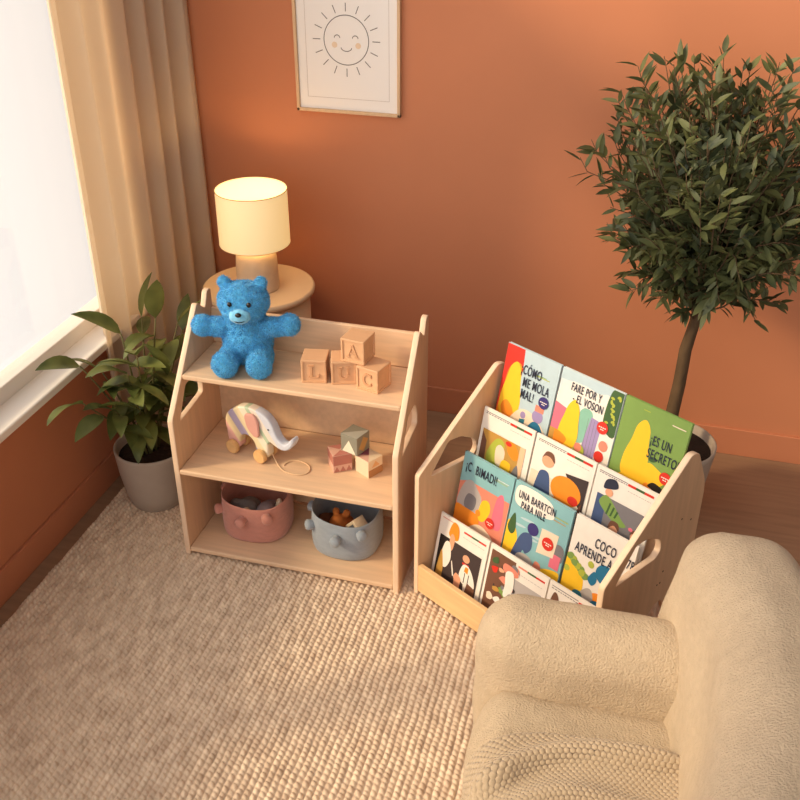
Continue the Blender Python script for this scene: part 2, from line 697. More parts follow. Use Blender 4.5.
def arc(b, cx, cz, rx, rz, wmid, wend, a0, a1, y_, d, m, n=22):
    bb = bmesh.new()
    prev = None
    for i in range(n + 1):
        a = a0 + (a1 - a0) * i / n
        w_ = (wend + (wmid - wend) * math.sin(PI * i / n)) / 2
        pin = (cx + (rx - w_) * math.cos(a), cz + (rz - w_) * math.sin(a))
        po = (cx + (rx + w_) * math.cos(a), cz + (rz + w_) * math.sin(a))
        cur = [bb.verts.new((pin[0], y_ - d / 2, pin[1])), bb.verts.new((po[0], y_ - d / 2, po[1])),
               bb.verts.new((po[0], y_ + d / 2, po[1])), bb.verts.new((pin[0], y_ + d / 2, pin[1]))]
        if prev:
            for k in range(4):
                bb.faces.new([prev[k], prev[(k + 1) % 4], cur[(k + 1) % 4], cur[k]])
        else:
            bb.faces.new(cur)
        prev = cur
    bb.faces.new(prev[::-1])
    b.add(bb, m)


def bar(b, p, q, w_, y_, d, m):
    p, q = Vector(p), Vector(q)
    c = (p + q) / 2
    L = (q - p).length
    ang = math.atan2(q.y - p.y, q.x - p.x)
    b.box((c.x, y_, c.y), (L, d, w_), m, bev=.0005, segs=1, rot=Matrix.Rotation(-ang, 3, 'Y'))


def letter(ch, b, y_):
    s = BS
    d = .004
    m_ = None
    if ch == 'L':
        rect(b, -.013, -.004, -.019, .021, y_, d, m_)
        rect(b, -.019, .002, .0185, .0225, y_, d, m_)
        rect(b, -.019, .019, -.0225, -.0185, y_, d, m_)
        rect(b, .0145, .019, -.0225, -.008, y_, d, m_)
    elif ch == 'U':
        rect(b, -.018, -.009, -.006, .021, y_, d, m_)
        rect(b, .0115, .0155, -.006, .021, y_, d, m_)
        rect(b, -.023, -.004, .0185, .0225, y_, d, m_)
        rect(b, .007, .020, .0185, .0225, y_, d, m_)
        arc(b, 0, -.006, .0135, .0145, .006, .0075, PI, 2 * PI, y_, d, m_)
    elif ch == 'C':
        arc(b, .002, 0, .0165, .020, .009, .003, PI * .22, PI * 1.78, y_, d, m_)
        rect(b, .0135, .0165, .008, .021, y_, d, m_)
        rect(b, .0135, .0165, -.019, -.009, y_, d, m_)
    elif ch == 'A':
        bar(b, (-.002, .023), (.015, -.020), .0085, y_, d, m_)
        bar(b, (-.001, .021), (-.0155, -.020), .0038, y_, d, m_)
        rect(b, -.011, .009, -.008, -.0045, y_, d, m_)
        rect(b, -.0215, -.009, -.0225, -.0190, y_, d, m_)
        rect(b, .007, .0225, -.0225, -.0190, y_, d, m_)


def letter_block(ch, loc, rz, lab):
    r0 = empty('letter_block', loc, rz, label=lab, cat='toy block', group='lettered wooden blocks')
    bb = bmesh.new()
    bmesh.ops.create_cube(bb, size=BS)
    bmesh.ops.bevel(bb, geom=list(bb.edges), offset=.0025, segments=2, profile=.5, affect='EDGES')
    big = [f for f in bb.faces if f.calc_area() > BS * BS * .6 and abs(f.normal.z) < .5]
    r_ = bmesh.ops.inset_individual(bb, faces=big, thickness=.0065, depth=0)
    bmesh.ops.inset_individual(bb, faces=big, thickness=.0012, depth=-.004)
    b = MB()
    b.add(bb, M['block'], T(0, 0, BS / 2))
    b.build('block_body', M['block'], r0)
    b = MB()
    letter(ch, b, -BS / 2 + .0022)
    o = b.build('letter', M['block_letter'], r0)
    o.location = (0, 0, BS / 2)
    return r0


ZS1 = .6922
letter_block('L', (.457, .209, ZS1), math.radians(11), 'wooden block carved with letter L, standing alone beside the blue soft toy')
letter_block('U', (.551, .226, ZS1), math.radians(18), 'wooden block carved with letter U, under the left edge of the A block')
letter_block('C', (.660, .204, ZS1), math.radians(-16), 'wooden block carved with letter C, bottom right of the letter stack')
letter_block('A', (.601, .226, ZS1 + BS + .0005), math.radians(-9), 'wooden block carved with letter A, resting on top of two others')

# ---------------------------------------------------------------- soft toy (plain blue bear)
def plush():
    base = (.205, .235, ZS1)
    root = empty('plush_toy', base, math.radians(12), label='bright blue fluffy plush bear sitting with its arms spread on the top shelf', cat='stuffed toy')
    root.scale = (1.04, 1.04, 1.045)
    b = MB()
    K = [((0, .02, .085), (.082, .07, .095)), ((0, .015, .14), (.068, .058, .06)),
         ((0, .0, .225), (.083, .066, .064)), ((0, -.01, .205), (.07, .066, .05)),
         ((-.092, .0, .132), (.055, .032, .032)), ((.092, .0, .136), (.055, .032, .032)),
         ((-.139, -.006, .138), (.036, .033, .035)), ((.143, -.006, .148), (.036, .033, .036)),
         ((-.052, -.035, .04), (.036, .075, .038)), ((.052, -.035, .04), (.036, .075, .038)),
         ((-.056, -.095, .046), (.042, .03, .046)), ((.054, -.095, .046), (.042, .03, .046)),
         ((-.058, .008, .284), (.022, .012, .023)), ((.058, .008, .284), (.022, .012, .023))]
    for c, r_ in K:
        b.ball(c, r_, u=24, v=16)
    me = remesh(b.bm, .006, 8)
    vs = [v.co.copy() for v in me.vertices]
    for v in me.vertices:
        v.co += v.normal * (.0025 * noise.noise(v.co * 70))
    # short pile: tufts growing out of the same mesh
    bm = bmesh.new()
    bm.from_mesh(me)
    bm.faces.ensure_lookup_table()
    fs = [f for f in bm.faces]
    rnd = random.Random(5)
    tufts = []
    for f in fs:
        c = f.calc_center_median()
        n_ = f.normal.copy()
        for _ in range(4):
            vv = f.verts
            w_ = [rnd.random() + .05 for _ in vv]
            s_ = sum(w_)
            p = sum((v.co * (k / s_) for v, k in zip(vv, w_)), Vector())
            d = (n_ + Vector((rnd.uniform(-.7, .7), rnd.uniform(-.7, .7), rnd.uniform(-.9, .3))) * .8).normalized()
            s1 = n_.cross(Vector((rnd.uniform(-1, 1), rnd.uniform(-1, 1), rnd.uniform(-1, 1)))).normalized() * .0014
            tufts.append((p - n_ * .001, d * rnd.uniform(.004, .0085), s1))
    for p, d, s1 in tufts:
        bm.faces.new([bm.verts.new(p - s1), bm.verts.new(p + s1), bm.verts.new(p + d)]).smooth = True
    me2 = bpy.data.meshes.new('body')
    bm.to_mesh(me2)
    bm.free()
    me2.materials.append(M['blue_fur'])
    link(bpy.data.objects.new('body', me2), root)
    b = MB()
    b.ball((0, -.066, .203), (.036, .022, .026))
    me = remesh(b.bm, .004, 4)
    for v in me.vertices:
        v.co += v.normal * (.002 * noise.noise(v.co * 90))
    me.materials.append(M['light_fur'])
    muz = link(bpy.data.objects.new('muzzle', me), root)
    tag(muz, label='paler blue muzzle')
    b = MB()
    b.ball((0, -.087, .216), (.010, .007, .0075))
    b.build('nose', M['black_bead'], muz)
    for sx in (-1, 1):
        b = MB()
        b.ball((sx * .030, -.0625, .240), (.0075, .005, .0085))
        b.build('eye', M['black_bead'], root)
    b = MB()
    pts = [(-.022 + .044 * i / 12, -.0865 + .010 * (abs(i - 6) / 6) ** 2, .196 - .006 * math.sin(PI * i / 12)) for i in range(13)]
    b.tube(pts, .0016, n=6)
    b.build('mouth', M['dark_thread'], muz)


plush()

# ---------------------------------------------------------------- pull-along elephant
def elephant():
    Z2 = .3712
    root = empty('toy_elephant', (.128, .190, Z2), math.radians(-16), label='pastel striped wooden pull-along elephant with wheels and a string on the middle shelf', cat='toy')
    pr_ = [(0, .125), (.006, .155), (.02, .178), (.054, .209), (.093, .221), (.133, .216), (.158, .203), (.178, .178), (.188, .146),
           (.197, .121), (.211, .107), (.226, .110), (.238, .132), (.248, .146), (.255, .136), (.248, .112), (.236, .092), (.215, .078),
           (.190, .082), (.168, .098), (.158, .085), (.157, .024), (.113, .024), (.109, .066), (.098, .086), (.080, .094), (.062, .086),
           (.053, .066), (.050, .024), (.008, .024), (.004, .075)]
    pr_ = [(x_ * 1.17, z_ * .92) for x_, z_ in pr_]
    lp = smooth_loop([(x_, z_, .012 if .05 < z_ else .006) for x_, z_ in pr_], seg=4)
    panel('elephant_body', [lp], .036, M['pastel'], root, XZ, .006)
    ear = smooth_loop([(.02 + a_ * 1.06, c_ * .92, d_) for a_, c_, d_ in [(.072, .196, .02), (.112, .205, .02), (.130, .178, .02), (.131, .112, .014), (.112, .104, .01), (.082, .135, .02)]])
    for s_ in (-1, 1):
        o = panel('ear', [ear], .011, flat('dusty pink paint', 212, 158, 146), root, T(0, s_ * .0245, .006 if s_ > 0 else 0) @ XZ, .004)
        for x_ in (.036, .157):
            b = MB()
            bb = bmesh.new()
            bmesh.ops.create_cone(bb, cap_ends=True, segments=36, radius1=.0255, radius2=.0255, depth=.018)
            bmesh.ops.bevel(bb, geom=[e_ for e_ in bb.edges if abs((e_.verts[0].co - e_.verts[1].co).z) < 1e-6], offset=.003, segments=2, affect='EDGES')
            b.add(bb, M['wheel'], T(x_, s_ * .029, .0256) @ Matrix.Rotation(PI / 2, 4, 'X'))
            b.build('wheel', M['wheel'], root)
    b = MB()
    b.ball((.194, -.019, .141), (.0035, .002, .0035))
    b.build('eye', M['black_bead'], root)
    world = [(.287, .140, .45), (.300, .150, .405), (.337, .117, .3735), (.37, .089, .3735), (.417, .080, .3735), (.444, .092, .3735), (.452, .115, .3735), (.440, .142, .3735), (.410, .158, .3735), (.378, .158, .3735), (.360, .138, .3735), (.356, .118, .3735)]
    inv = (T(.128, .190, Z2) @ Matrix.Rotation(math.radians(-16), 4, 'Z')).inverted()
    P_ = [inv @ Vector(p) for p in world]
    P_[0] = Vector((.184, 0, .068))
    pts = []
    for i in range(len(P_) - 1):
        p0, p1, p2, p3 = P_[max(i - 1, 0)], P_[i], P_[i + 1], P_[min(i + 2, len(P_) - 1)]
        for k in range(6):
            u = k / 6
            pts.append(.5 * ((2 * p1) + (-p0 + p2) * u + (2 * p0 - 5 * p1 + 4 * p2 - p3) * u * u + (-p0 + 3 * p1 - 3 * p2 + p3) * u ** 3))
    for q in pts:
        q.z = max(q.z, .0022)
    b = MB()
    b.tube(pts, .0021, n=6)
    b.build('pull_string', M['string'], root)


elephant()

# ---------------------------------------------------------------- painted cubes
def tri(b, p, m):
    b.face(p, m)


def painted_cube(loc, rz, s, base, lab, deco):
    root = empty('painted_block', loc, rz, label=lab, cat='toy block', group='small painted cubes on the middle shelf')
    b = MB()
    b.box((0, 0, s / 2), (s, s, s), base, bev=.002)
    h = s / 2
    for face_, pts, m_ in deco:
        out = []
        for a, c in pts:
            a *= h * .97
            c *= h * .97
            e_ = .0004
            if face_ == 'f':
                out.append((a, -h - e_, h + c))
            elif face_ == 'r':
                out.append((h + e_, a, h + c))
            elif face_ == 'l':
                out.append((-h - e_, -a, h + c))
            else:
                out.append((a, c, s + e_))
        b.face(out, m_)
    b.norecalc = True
    b.build('cube', None, root)
    return root


pk, pk2 = flat('rosewood pink', 186, 118, 104), flat('pale pink paint', 218, 172, 152)
cr, br = flat('cream paint', 226, 206, 176), flat('tan paint', 176, 128, 84)
gg, gg2, yy_ = flat('grey green paint', 138, 136, 122), flat('pale grey paint', 178, 178, 166), flat('ochre paint', 190, 150, 92)
mv = flat('mauve paint', 138, 78, 92)
painted_cube((.544, .172, .3712), math.radians(35), .068, pk2, 'small pink painted cube with triangle pattern, under the grey one at left',
             [('f', [(-1, -.15), (1, -.15), (1, 1), (-1, 1)], pk), ('f', [(-.95, -.95), (-.35, -.95), (-.65, -.3)], pk), ('f', [(-.3, -.95), (.3, -.95), (0, -.3)], pk), ('f', [(.35, -.95), (.95, -.95), (.65, -.3)], pk),
              ('t', [(-1, -1), (1, -1), (0, -.1)], pk), ('t', [(-1, 1), (0, .1), (1, 1)], pk), ('l', [(-1, 0), (1, 0), (1, 1), (-1, 1)], pk)])
painted_cube((.648, .172, .3712), math.radians(60), .066, cr, 'small cream and tan painted cube, under the grey one at right',
             [('f', [(-1, -1), (1, -1), (1, -.1), (-1, -.1)], br), ('f', [(-.6, .1), (.6, .1), (0, .8)], flat('apricot paint', 222, 172, 120)), ('t', [(-1, 1), (1, 1), (0, 0)], mv), ('t', [(-1, -1), (-1, 1), (0, 0)], pk2), ('r', [(-1, -1), (1, -1), (1, -.1), (-1, -.1)], br)])
painted_cube((.594, .192, .3712 + .0685), math.radians(70), .070, gg, 'small grey-green painted cube with white triangle, balanced on two others',
             [('l', [(-.85, -.95), (.85, -.95), (0, .5)], flat('off white paint', 230, 222, 200)), ('f', [(-.75, -.3), (0, -.9), (.75, .25), (0, .8)], yy_), ('t', [(-1, -1), (1, -1), (0, 0)], gg2), ('t', [(-1, 1), (-1, -1), (0, 0)], gg2)])

# ---------------------------------------------------------------- knobbed baskets and their contents
def basket(loc, m_, knobs, lab, rx=.130, ry=.122, h_=.16):
    root = empty('storage_basket', loc, 0, label=lab, cat='basket', group='knobbed fabric baskets on the bottom shelf')
    b = bmesh.new()
    n = 64
    prof = [(.88, 0), (.95, .006), (.985, .02), (1, .05), (1.0, .09), (.985, .125), (.975, h_ - .004), (.96, h_), (.94, h_ - .004), (.945, .09), (.94, .03), (.85, .012)]
    rings = []
    for k, (rr, z_) in enumerate(prof):
        ring = []
        for i in range(n):
            a = 2 * PI * i / n
            sag = .006 * math.sin(2 * a + .7) * (z_ / h_)
            q = 1 + .035 * math.cos(4 * a) * (-1) + .012 * math.sin(3 * a + loc[0] * 9)
            ring.append(b.verts.new((rx * rr * q * math.cos(a), ry * rr * q * math.sin(a), z_ + sag)))
        rings.append(ring)
    for p, q in zip(rings[:-1], rings[1:]):
        for i in range(n):
            b.faces.new([p[i], p[(i + 1) % n], q[(i + 1) % n], q[i]]).smooth = True
    b.faces.new(rings[0][::-1])
    b.faces.new(rings[-1])
    mb = MB()
    mb.add(b, m_)
    mb.build('basket_wall', m_, root)
    for a, z_ in knobs:
        a = math.radians(a)
        d = Vector((math.cos(a), math.sin(a), .12)).normalized()
        p = Vector((rx * .98 * math.cos(a), ry * .98 * math.sin(a), z_))
        rot = d.to_track_quat('Z', 'Y').to_matrix()
        mb = MB()
        bb = bmesh.new()
        prof_ = [(.017, -.006), (.0175, .010), (.0195, .018), (.0190, .025), (.0145, .030), (.007, .0325), (.001, .033)]
        mb.lathe(prof_, m_, 24)
        o = mb.build('knob', m_, root, smooth=True)
        o.matrix_local = Matrix.Translation(p) @ rot.to_4x4()
    return root


ZB = .0337
basket((.212, .190, ZB), M['pink_knit'], [(-94, .105), (-55, .122), (-145, .105), (165, .12), (115, .11), (60, .11)],
       'pink fabric basket with round knobs on the bottom shelf, left one')
basket((.558, .188, ZB), M['blue_knit'], [(-90, .100), (-52, .122), (-142, .112), (170, .11), (120, .11), (62, .11)],
       'grey-blue fabric basket with round knobs on the bottom shelf, right one')


def blobobj(name, parts, m_, lab, cat, group=None, voxel=.004):
    b = MB()
    for c, r_ in parts:
        b.ball(c, r_)
    c0 = Vector(parts[0][0])
    me = remesh(b.bm, voxel, 3)
    me.transform(Matrix.Translation(-c0))
    me.materials.append(m_)
    o = bpy.data.objects.new(name, me)
    o.location = c0
    link(o)
    return tag(o, lab, cat, group)


gs, gl = mat('grey_plush', rgb(120, 116, 116), .9, .15, 60, .3, 200), mat('cream_plush', rgb(206, 192, 172), .9, .1, 60)
gd = mat('charcoal_felt', rgb(66, 58, 56), .9, .2, 60)
X0, Y0 = .212, .190
blobobj('soft_toy', [((X0 - .03, Y0 - .035, ZB + .10), (.045, .035, .03)), ((X0 - .07, Y0 - .03, ZB + .105), (.025, .02, .02)), ((X0 - .03, Y0 - .01, ZB + .07), (.05, .05, .05))], gs, 'grey rounded soft toy lying at the top of the pink basket', 'toy')
blobobj('felt_ball', [((X0 - .012, Y0 - .078, ZB + .112), (.018, .018, .018)), ((X0 - .012, Y0 - .076, ZB + .09), (.013, .013, .022))], gl, 'cream round-headed peg toy at the front of the pink basket', 'toy')
blobobj('soft_toy', [((X0 + .045, Y0 - .03, ZB + .10), (.035, .04, .026)), ((X0 + .045, Y0, ZB + .07), (.045, .05, .04))], mat('lilac_grey_felt', rgb(140, 130, 140), .9, .1, 50), 'lilac-grey soft toy in the middle of the pink basket', 'toy')
blobobj('soft_toy', [((X0 + .02, Y0 - .075, ZB + .085), (.03, .022, .03)), ((X0 + .06, Y0 - .06, ZB + .08), (.03, .025, .028)), ((X0 - .055, Y0 - .07, ZB + .08), (.03, .025, .025))], gd, 'dark charcoal soft toy tucked along the pink basket front', 'toy')
blobobj('soft_toy', [((X0 + .09, Y0 - .01, ZB + .125), (.012, .012, .022)), ((X0 + .085, Y0, ZB + .09), (.02, .02, .03))], gl, 'pale toy sticking up at the right rim of the pink basket', 'toy')
X0, Y0 = .558, .188
ob_ = mat('rust_plush', rgb(168, 98, 44), .9, .15, 60, .3, 200)
bk_ = mat('brown_plush', rgb(92, 54, 34), .9, .2, 60, .3, 200)
blobobj('soft_toy', [((X0 - .025, Y0 - .03, ZB + .095), (.035, .035, .035)), ((X0 - .04, Y0 - .005, ZB + .13), (.014, .012, .016)), ((X0, Y0 - .005, ZB + .13), (.014, .012, .016)), ((X0 - .02, Y0, ZB + .06), (.05, .05, .05))], ob_, 'rust orange plush toy with ears in the grey-blue basket', 'toy')
blobobj('soft_toy', [((X0 - .075, Y0 - .03, ZB + .09), (.032, .04, .035)), ((X0 - .07, Y0, ZB + .06), (.035, .05, .04))], bk_, 'dark brown plush toy at the left of the grey-blue basket', 'toy')
blobobj('felt_ball', [((X0 - .03, Y0 - .075, ZB + .095), (.017, .016, .017)), ((X0 - .03, Y0 - .07, ZB + .07), (.017, .014, .02))], mat('tan_felt', rgb(156, 118, 92), .9), 'small tan felt ball against the front of the grey-blue basket', 'ball')
root = empty('toy_house', (X0 + .05, Y0 - .035, ZB + .05), math.radians(-25), label='cream and grey triangular roofed toy leaning in the grey-blue basket', cat='toy')
b = MB()
pr_ = [(-.04, .0), (.04, .0), (.04, .05), (0, .092), (-.04, .05)]
me = panel('toy_body', [pr_], .05, flat('warm cream paint', 214, 194, 168), root, XZ, .002)
b = MB()
b.face([(-.034, -.0256, .04), (.034, -.0256, .04), (0, -.0256, .078)], flat('slate paint', 92, 96, 104))
b.face([(-.012, -.0256, .006), (.012, -.0256, .006), (.012, -.0256, .028), (-.012, -.0256, .028)], flat('slate paint', 92, 96, 104))
b.build('painted_panel', None, root)

# ---------------------------------------------------------------- side table and lamp
st_ = empty('side_table', (-.05, .925, 0), 0, label='round cream drum side table behind the toy shelf, under the lit lamp', cat='side table')
b = MB()
b.lathe([(.218, .622), (.226, .628), (.2285, .640), (.225, .648), (.219, .651)], M['table'], 72)
b.build('table_top', M['table'], st_)
b = MB()
b.lathe([(.200, FZ + .001), (.206, .004), (.206, .6215)], M['table'], 72)
b.build('table_drum', M['table'], st_)
lamp = empty('table_lamp', (-.042, .905, .651), 0, label='lit table lamp with cream drum shade and thick ceramic base on the round table', cat='lamp')
b = MB()
b.lathe([(.080, 0), (.085, .003), (.0855, .01), (.083, .10), (.081, .135), (.076, .152), (.066, .163), (.045, .169), (.01, .170)], M['lamp_base'], 56)
b.build('lamp_base', M['lamp_base'], lamp)
b = MB()
b.lathe([(.012, .168), (.012, .215)], M['white_paint'], 20)
b.build('lamp_stem', M['white_paint'], lamp)
b = bmesh.new()
pf = [(.1435, .192), (.1455, .192), (.1455, .198), (.145, .30), (.1445, .405), (.1445, .412), (.1425, .412), (.1425, .405), (.143, .30), (.1435, .198)]
rings = [[b.verts.new((r_ * math.cos(2 * PI * i / 80), r_ * math.sin(2 * PI * i / 80), z_)) for i in range(80)] for r_, z_ in [(r_ * .955, z_) for r_, z_ in pf]]
for p, q in zip(rings, rings[1:] + rings[:1]):
    for i in range(80):
        b.faces.new([p[i], p[(i + 1) % 80], q[(i + 1) % 80], q[i]]).smooth = True
mb = MB()
mb.add(b, M['shade'])
shd = mb.build('lamp_shade', M['shade'], lamp)
mb = MB()
mb.ball((0, 0, .262), (.03, .03, .036))
mb.build('bulb', M['diffuser'], lamp)
for zz in (.411, .193):
    mb = MB()
    pts = [(.139 * math.cos(2 * PI * i / 64), .139 * math.sin(2 * PI * i / 64), zz) for i in range(65)]
    mb.tube(pts, .0014, n=6)
    mb.build('shade_trim', flat('trim cream', 200, 168, 120), shd)

# ---------------------------------------------------------------- framed drawing
fx0, fx1, fz0, fz1 = .0443, .466, 1.289, 1.87
fcx = (fx0 + fx1) / 2
fr = empty('framed_drawing', (fcx, YW, fz0), 0, label='framed line drawing of a smiling sun hanging on the terracotta wall', cat='picture')
W_, Hh = fx1 - fx0, fz1 - fz0
b = MB()
fw, fd = .012, .022
b.box((-W_ / 2 + fw / 2, -fd / 2, Hh / 2), (fw, fd, Hh), bev=.0015)
b.box((W_ / 2 - fw / 2, -fd / 2, Hh / 2), (fw, fd, Hh), bev=.0015)
b.box((0, -fd / 2, fw / 2), (W_, fd, fw), bev=.0015)
b.box((0, -fd / 2, Hh - fw / 2), (W_, fd, fw), bev=.0015)
b.build('frame', M['frame_wood'], fr)
b = MB()
b.box((0, -.006, Hh / 2), (W_ - 2 * fw, .008, Hh - 2 * fw), M['mat_board'], bev=0)
ix0, ix1, iz0, iz1 = -W_ / 2 + .045, W_ / 2 - .045, .055, Hh - .055
for (a0, a1, c0, c1) in ((ix0, ix0 + .0015, iz0, iz1), (ix1 - .0015, ix1, iz0, iz1), (ix0, ix1, iz0, iz0 + .0015), (ix0, ix1, iz1 - .0015, iz1)):
    b.box(((a0 + a1) / 2, -.0102, (c0 + c1) / 2), (a1 - a0, .0006, c1 - c0), M['mat_bevel'], bev=0)
b.build('mat_board', None, fr)
b = MB()
sx, sz = .2525 - fcx, 1.5625 - fz0
R_ = .0885
y_ = -.0106


def stroke(pts, w_, m_):
    for p, q in zip(pts[:-1], pts[1:]):
        p, q = Vector(p), Vector(q)
        n_ = (q - p).normalized()
        n_ = Vector((-n_.y, n_.x)) * w_ / 2
        p2, q2 = p - (q - p) * .04, q + (q - p) * .04
        b.face([(p2.x + n_.x, y_, p2.y + n_.y), (q2.x + n_.x, y_, q2.y + n_.y), (q2.x - n_.x, y_, q2.y - n_.y), (p2.x - n_.x, y_, p2.y - n_.y)], m_)


stroke([(sx + R_ * math.cos(2 * PI * i / 60), sz + R_ * 1.02 * math.sin(2 * PI * i / 60)) for i in range(61)], .0032, M['ink'])
for i in range(16):
    a = 2 * PI * i / 16 + PI / 2
    r0_, r1_ = R_ * 1.18, R_ * 1.5
    stroke([(sx + r0_ * math.cos(a), sz + r0_ * math.sin(a)), (sx + r1_ * math.cos(a), sz + r1_ * math.sin(a))], .0032, M['ink'])
for s_ in (-1, 1):
    stroke([(sx + s_ * .036 + .011 * math.cos(a / 10 * PI), sz + .008 + .010 * math.sin(a / 10 * PI)) for a in range(11)], .003, M['ink'])
    b.face([(sx + s_ * .047 + .011 * math.cos(a / 10 * PI), y_, sz - .018 + .011 * math.sin(a / 10 * PI)) for a in range(20)], M['cheek'])
stroke([(sx + .021 * math.cos(PI + a / 12 * PI), sz - .027 + .013 * math.sin(PI + a / 12 * PI)) for a in range(13)], .003, M['ink'])
b.norecalc = True
b.build('sun_drawing', None, fr)

# ---------------------------------------------------------------- potted leafy plant
def leaf_faces(mb, base, d, L, w_, m_, droop=.3, fold=.25, segs=7, tw=0):
    d = Vector(d).normalized()
    side_ = d.cross(Vector((0, 0, 1)))
    if side_.length < .1:
        side_ = Vector((1, 0, 0))
    side_.normalize()
    side_ = Matrix.Rotation(tw, 3, d) @ side_
    p = Vector(base)
    rows = []
    dd = d.copy()
    for i in range(segs + 1):
        u = i / segs
        ww = w_ * .5 * (math.sin(PI * u ** .8) ** .8 if 0 < u < 1 else .03)
        up = side_.cross(dd).normalized()
        rows.append([mb.bm.verts.new(p - side_ * ww + up * ww * fold), mb.bm.verts.new(p), mb.bm.verts.new(p + side_ * ww + up * ww * fold)])
        dd = (dd + Vector((0, 0, -droop / segs))).normalized()
        p = p + dd * (L / segs)
    mi = mb.mi(m_)
    for a, c in zip(rows[:-1], rows[1:]):
        for k in (0, 1):
            f = mb.bm.faces.new([a[k], a[k + 1], c[k + 1], c[k]])
            f.smooth = True
            f.material_index = mi


PX_, PY_ = -.255, .285
pp = empty('potted_plant', (PX_, PY_, RZ), 0, label='broad-leaved green plant in a plain grey pot between curtain and toy shelf', cat='potted plant')
b = MB()
b.lathe([(.098, 0), (.104, .004), (.118, .06), (.131, .15), (.138, .235), (.139, .247), (.135, .252), (.130, .247), (.126, .215), (.122, .20)], M['pot_grey'], 64)
b.build('pot', M['pot_grey'], pp)
b = MB()
b.lathe([(.1235, .19), (.123, .212), (.05, .220), (.004, .222)], M['soil'], 40)
b.build('soil', M['soil'], pp)
rnd = random.Random(23)
mbs, mbl = MB(), MB()
mbl.norecalc = True
stems = [(-.09, -.16, .56), (-.03, -.02, .62), (.05, .05, .66), (.07, .14, .58), (-.09, -.06, .46), (.02, -.10, .50), (.05, .2, .50), (-.04, .12, .60), (-.06, -.22, .44), (.08, .02, .42), (.0, .0, .36), (-.02, -.13, .34), (.05, -.08, .58)]
for i, (dx, dy, hh) in enumerate(stems):
    bx, by = dx * .2, dy * .2
    pts = []
    for k in range(9):
        u = k / 8
        pts.append(Vector((bx + dx * u ** 1.4, by + dy * u ** 1.4, (.21 + (hh * .86 - .02) * u))))
    mbs.tube(pts, [.0055 - .003 * k / 8 for k in range(9)], M['stem'], 7)
    a = rnd.uniform(0, 6)
    for k in (3, 4, 5, 6, 7, 8):
        if k < 8 and rnd.random() < .12:
            continue
        a += 2.4
        up = .7 if k == 8 else .35
        d = Vector((math.cos(a), math.sin(a), up + rnd.uniform(-.2, .25)))
        tip = pts[k] + d.normalized() * .16
        wx = tip.x + PX_
        if wx < -.36:
            d.x = abs(d.x) * .4
        if wx > -.05 and tip.z < .86:
            d.x = -abs(d.x) * .3
        if k == 8:
            d = Vector((dx * 3 + rnd.uniform(-.4, .4), dy * 3 - .2, .6))
        L = rnd.uniform(.135, .19)
        leaf_faces(mbl, pts[k], d, L, L * rnd.uniform(.34, .44), M['leaf'], rnd.uniform(.5, 1.2), .3, tw=rnd.uniform(-.5, .5))
mbs.build('plant_stems', None, pp)
mbl.build('foliage', None, pp)

# ---------------------------------------------------------------- potted tree behind the book rack
tp = empty('potted_tree', (1.64, .78, 0), 0, label='tall olive-like potted tree with a dense leafy crown behind the book rack', cat='tree')
b = MB()
b.lathe([(.12, FZ), (.125, FZ + .004), (.15, .15), (.165, .27), (.166, .285), (.160, .288), (.155, .28), (.150, .25)], M['pot_grey'], 56)
b.build('pot', M['pot_grey'], tp)
b = MB()
b.lathe([(.149, .23), (.148, .255), (.004, .262)], M['soil'], 40)
b.build('soil', M['soil'], tp)
b = MB()
tr = [(.0, 0, .24), (-.012, .01, .40), (-.004, .02, .52), (-.002, .02, .66), (.012, .02, .76), (.02, .015, .9), (.03, 0, 1.05), (.06, 0, 1.2)]
b.tube(tr, [.027, .024, .023, .022, .019, .016, .012, .008], M['trunk'], 12)
b.build('trunk', None, tp)
rnd = random.Random(11)
mbs, mbl = MB(), MB()
mbl.norecalc = True
cen = Vector((.045, 0, .475 + .78))
nb = 0
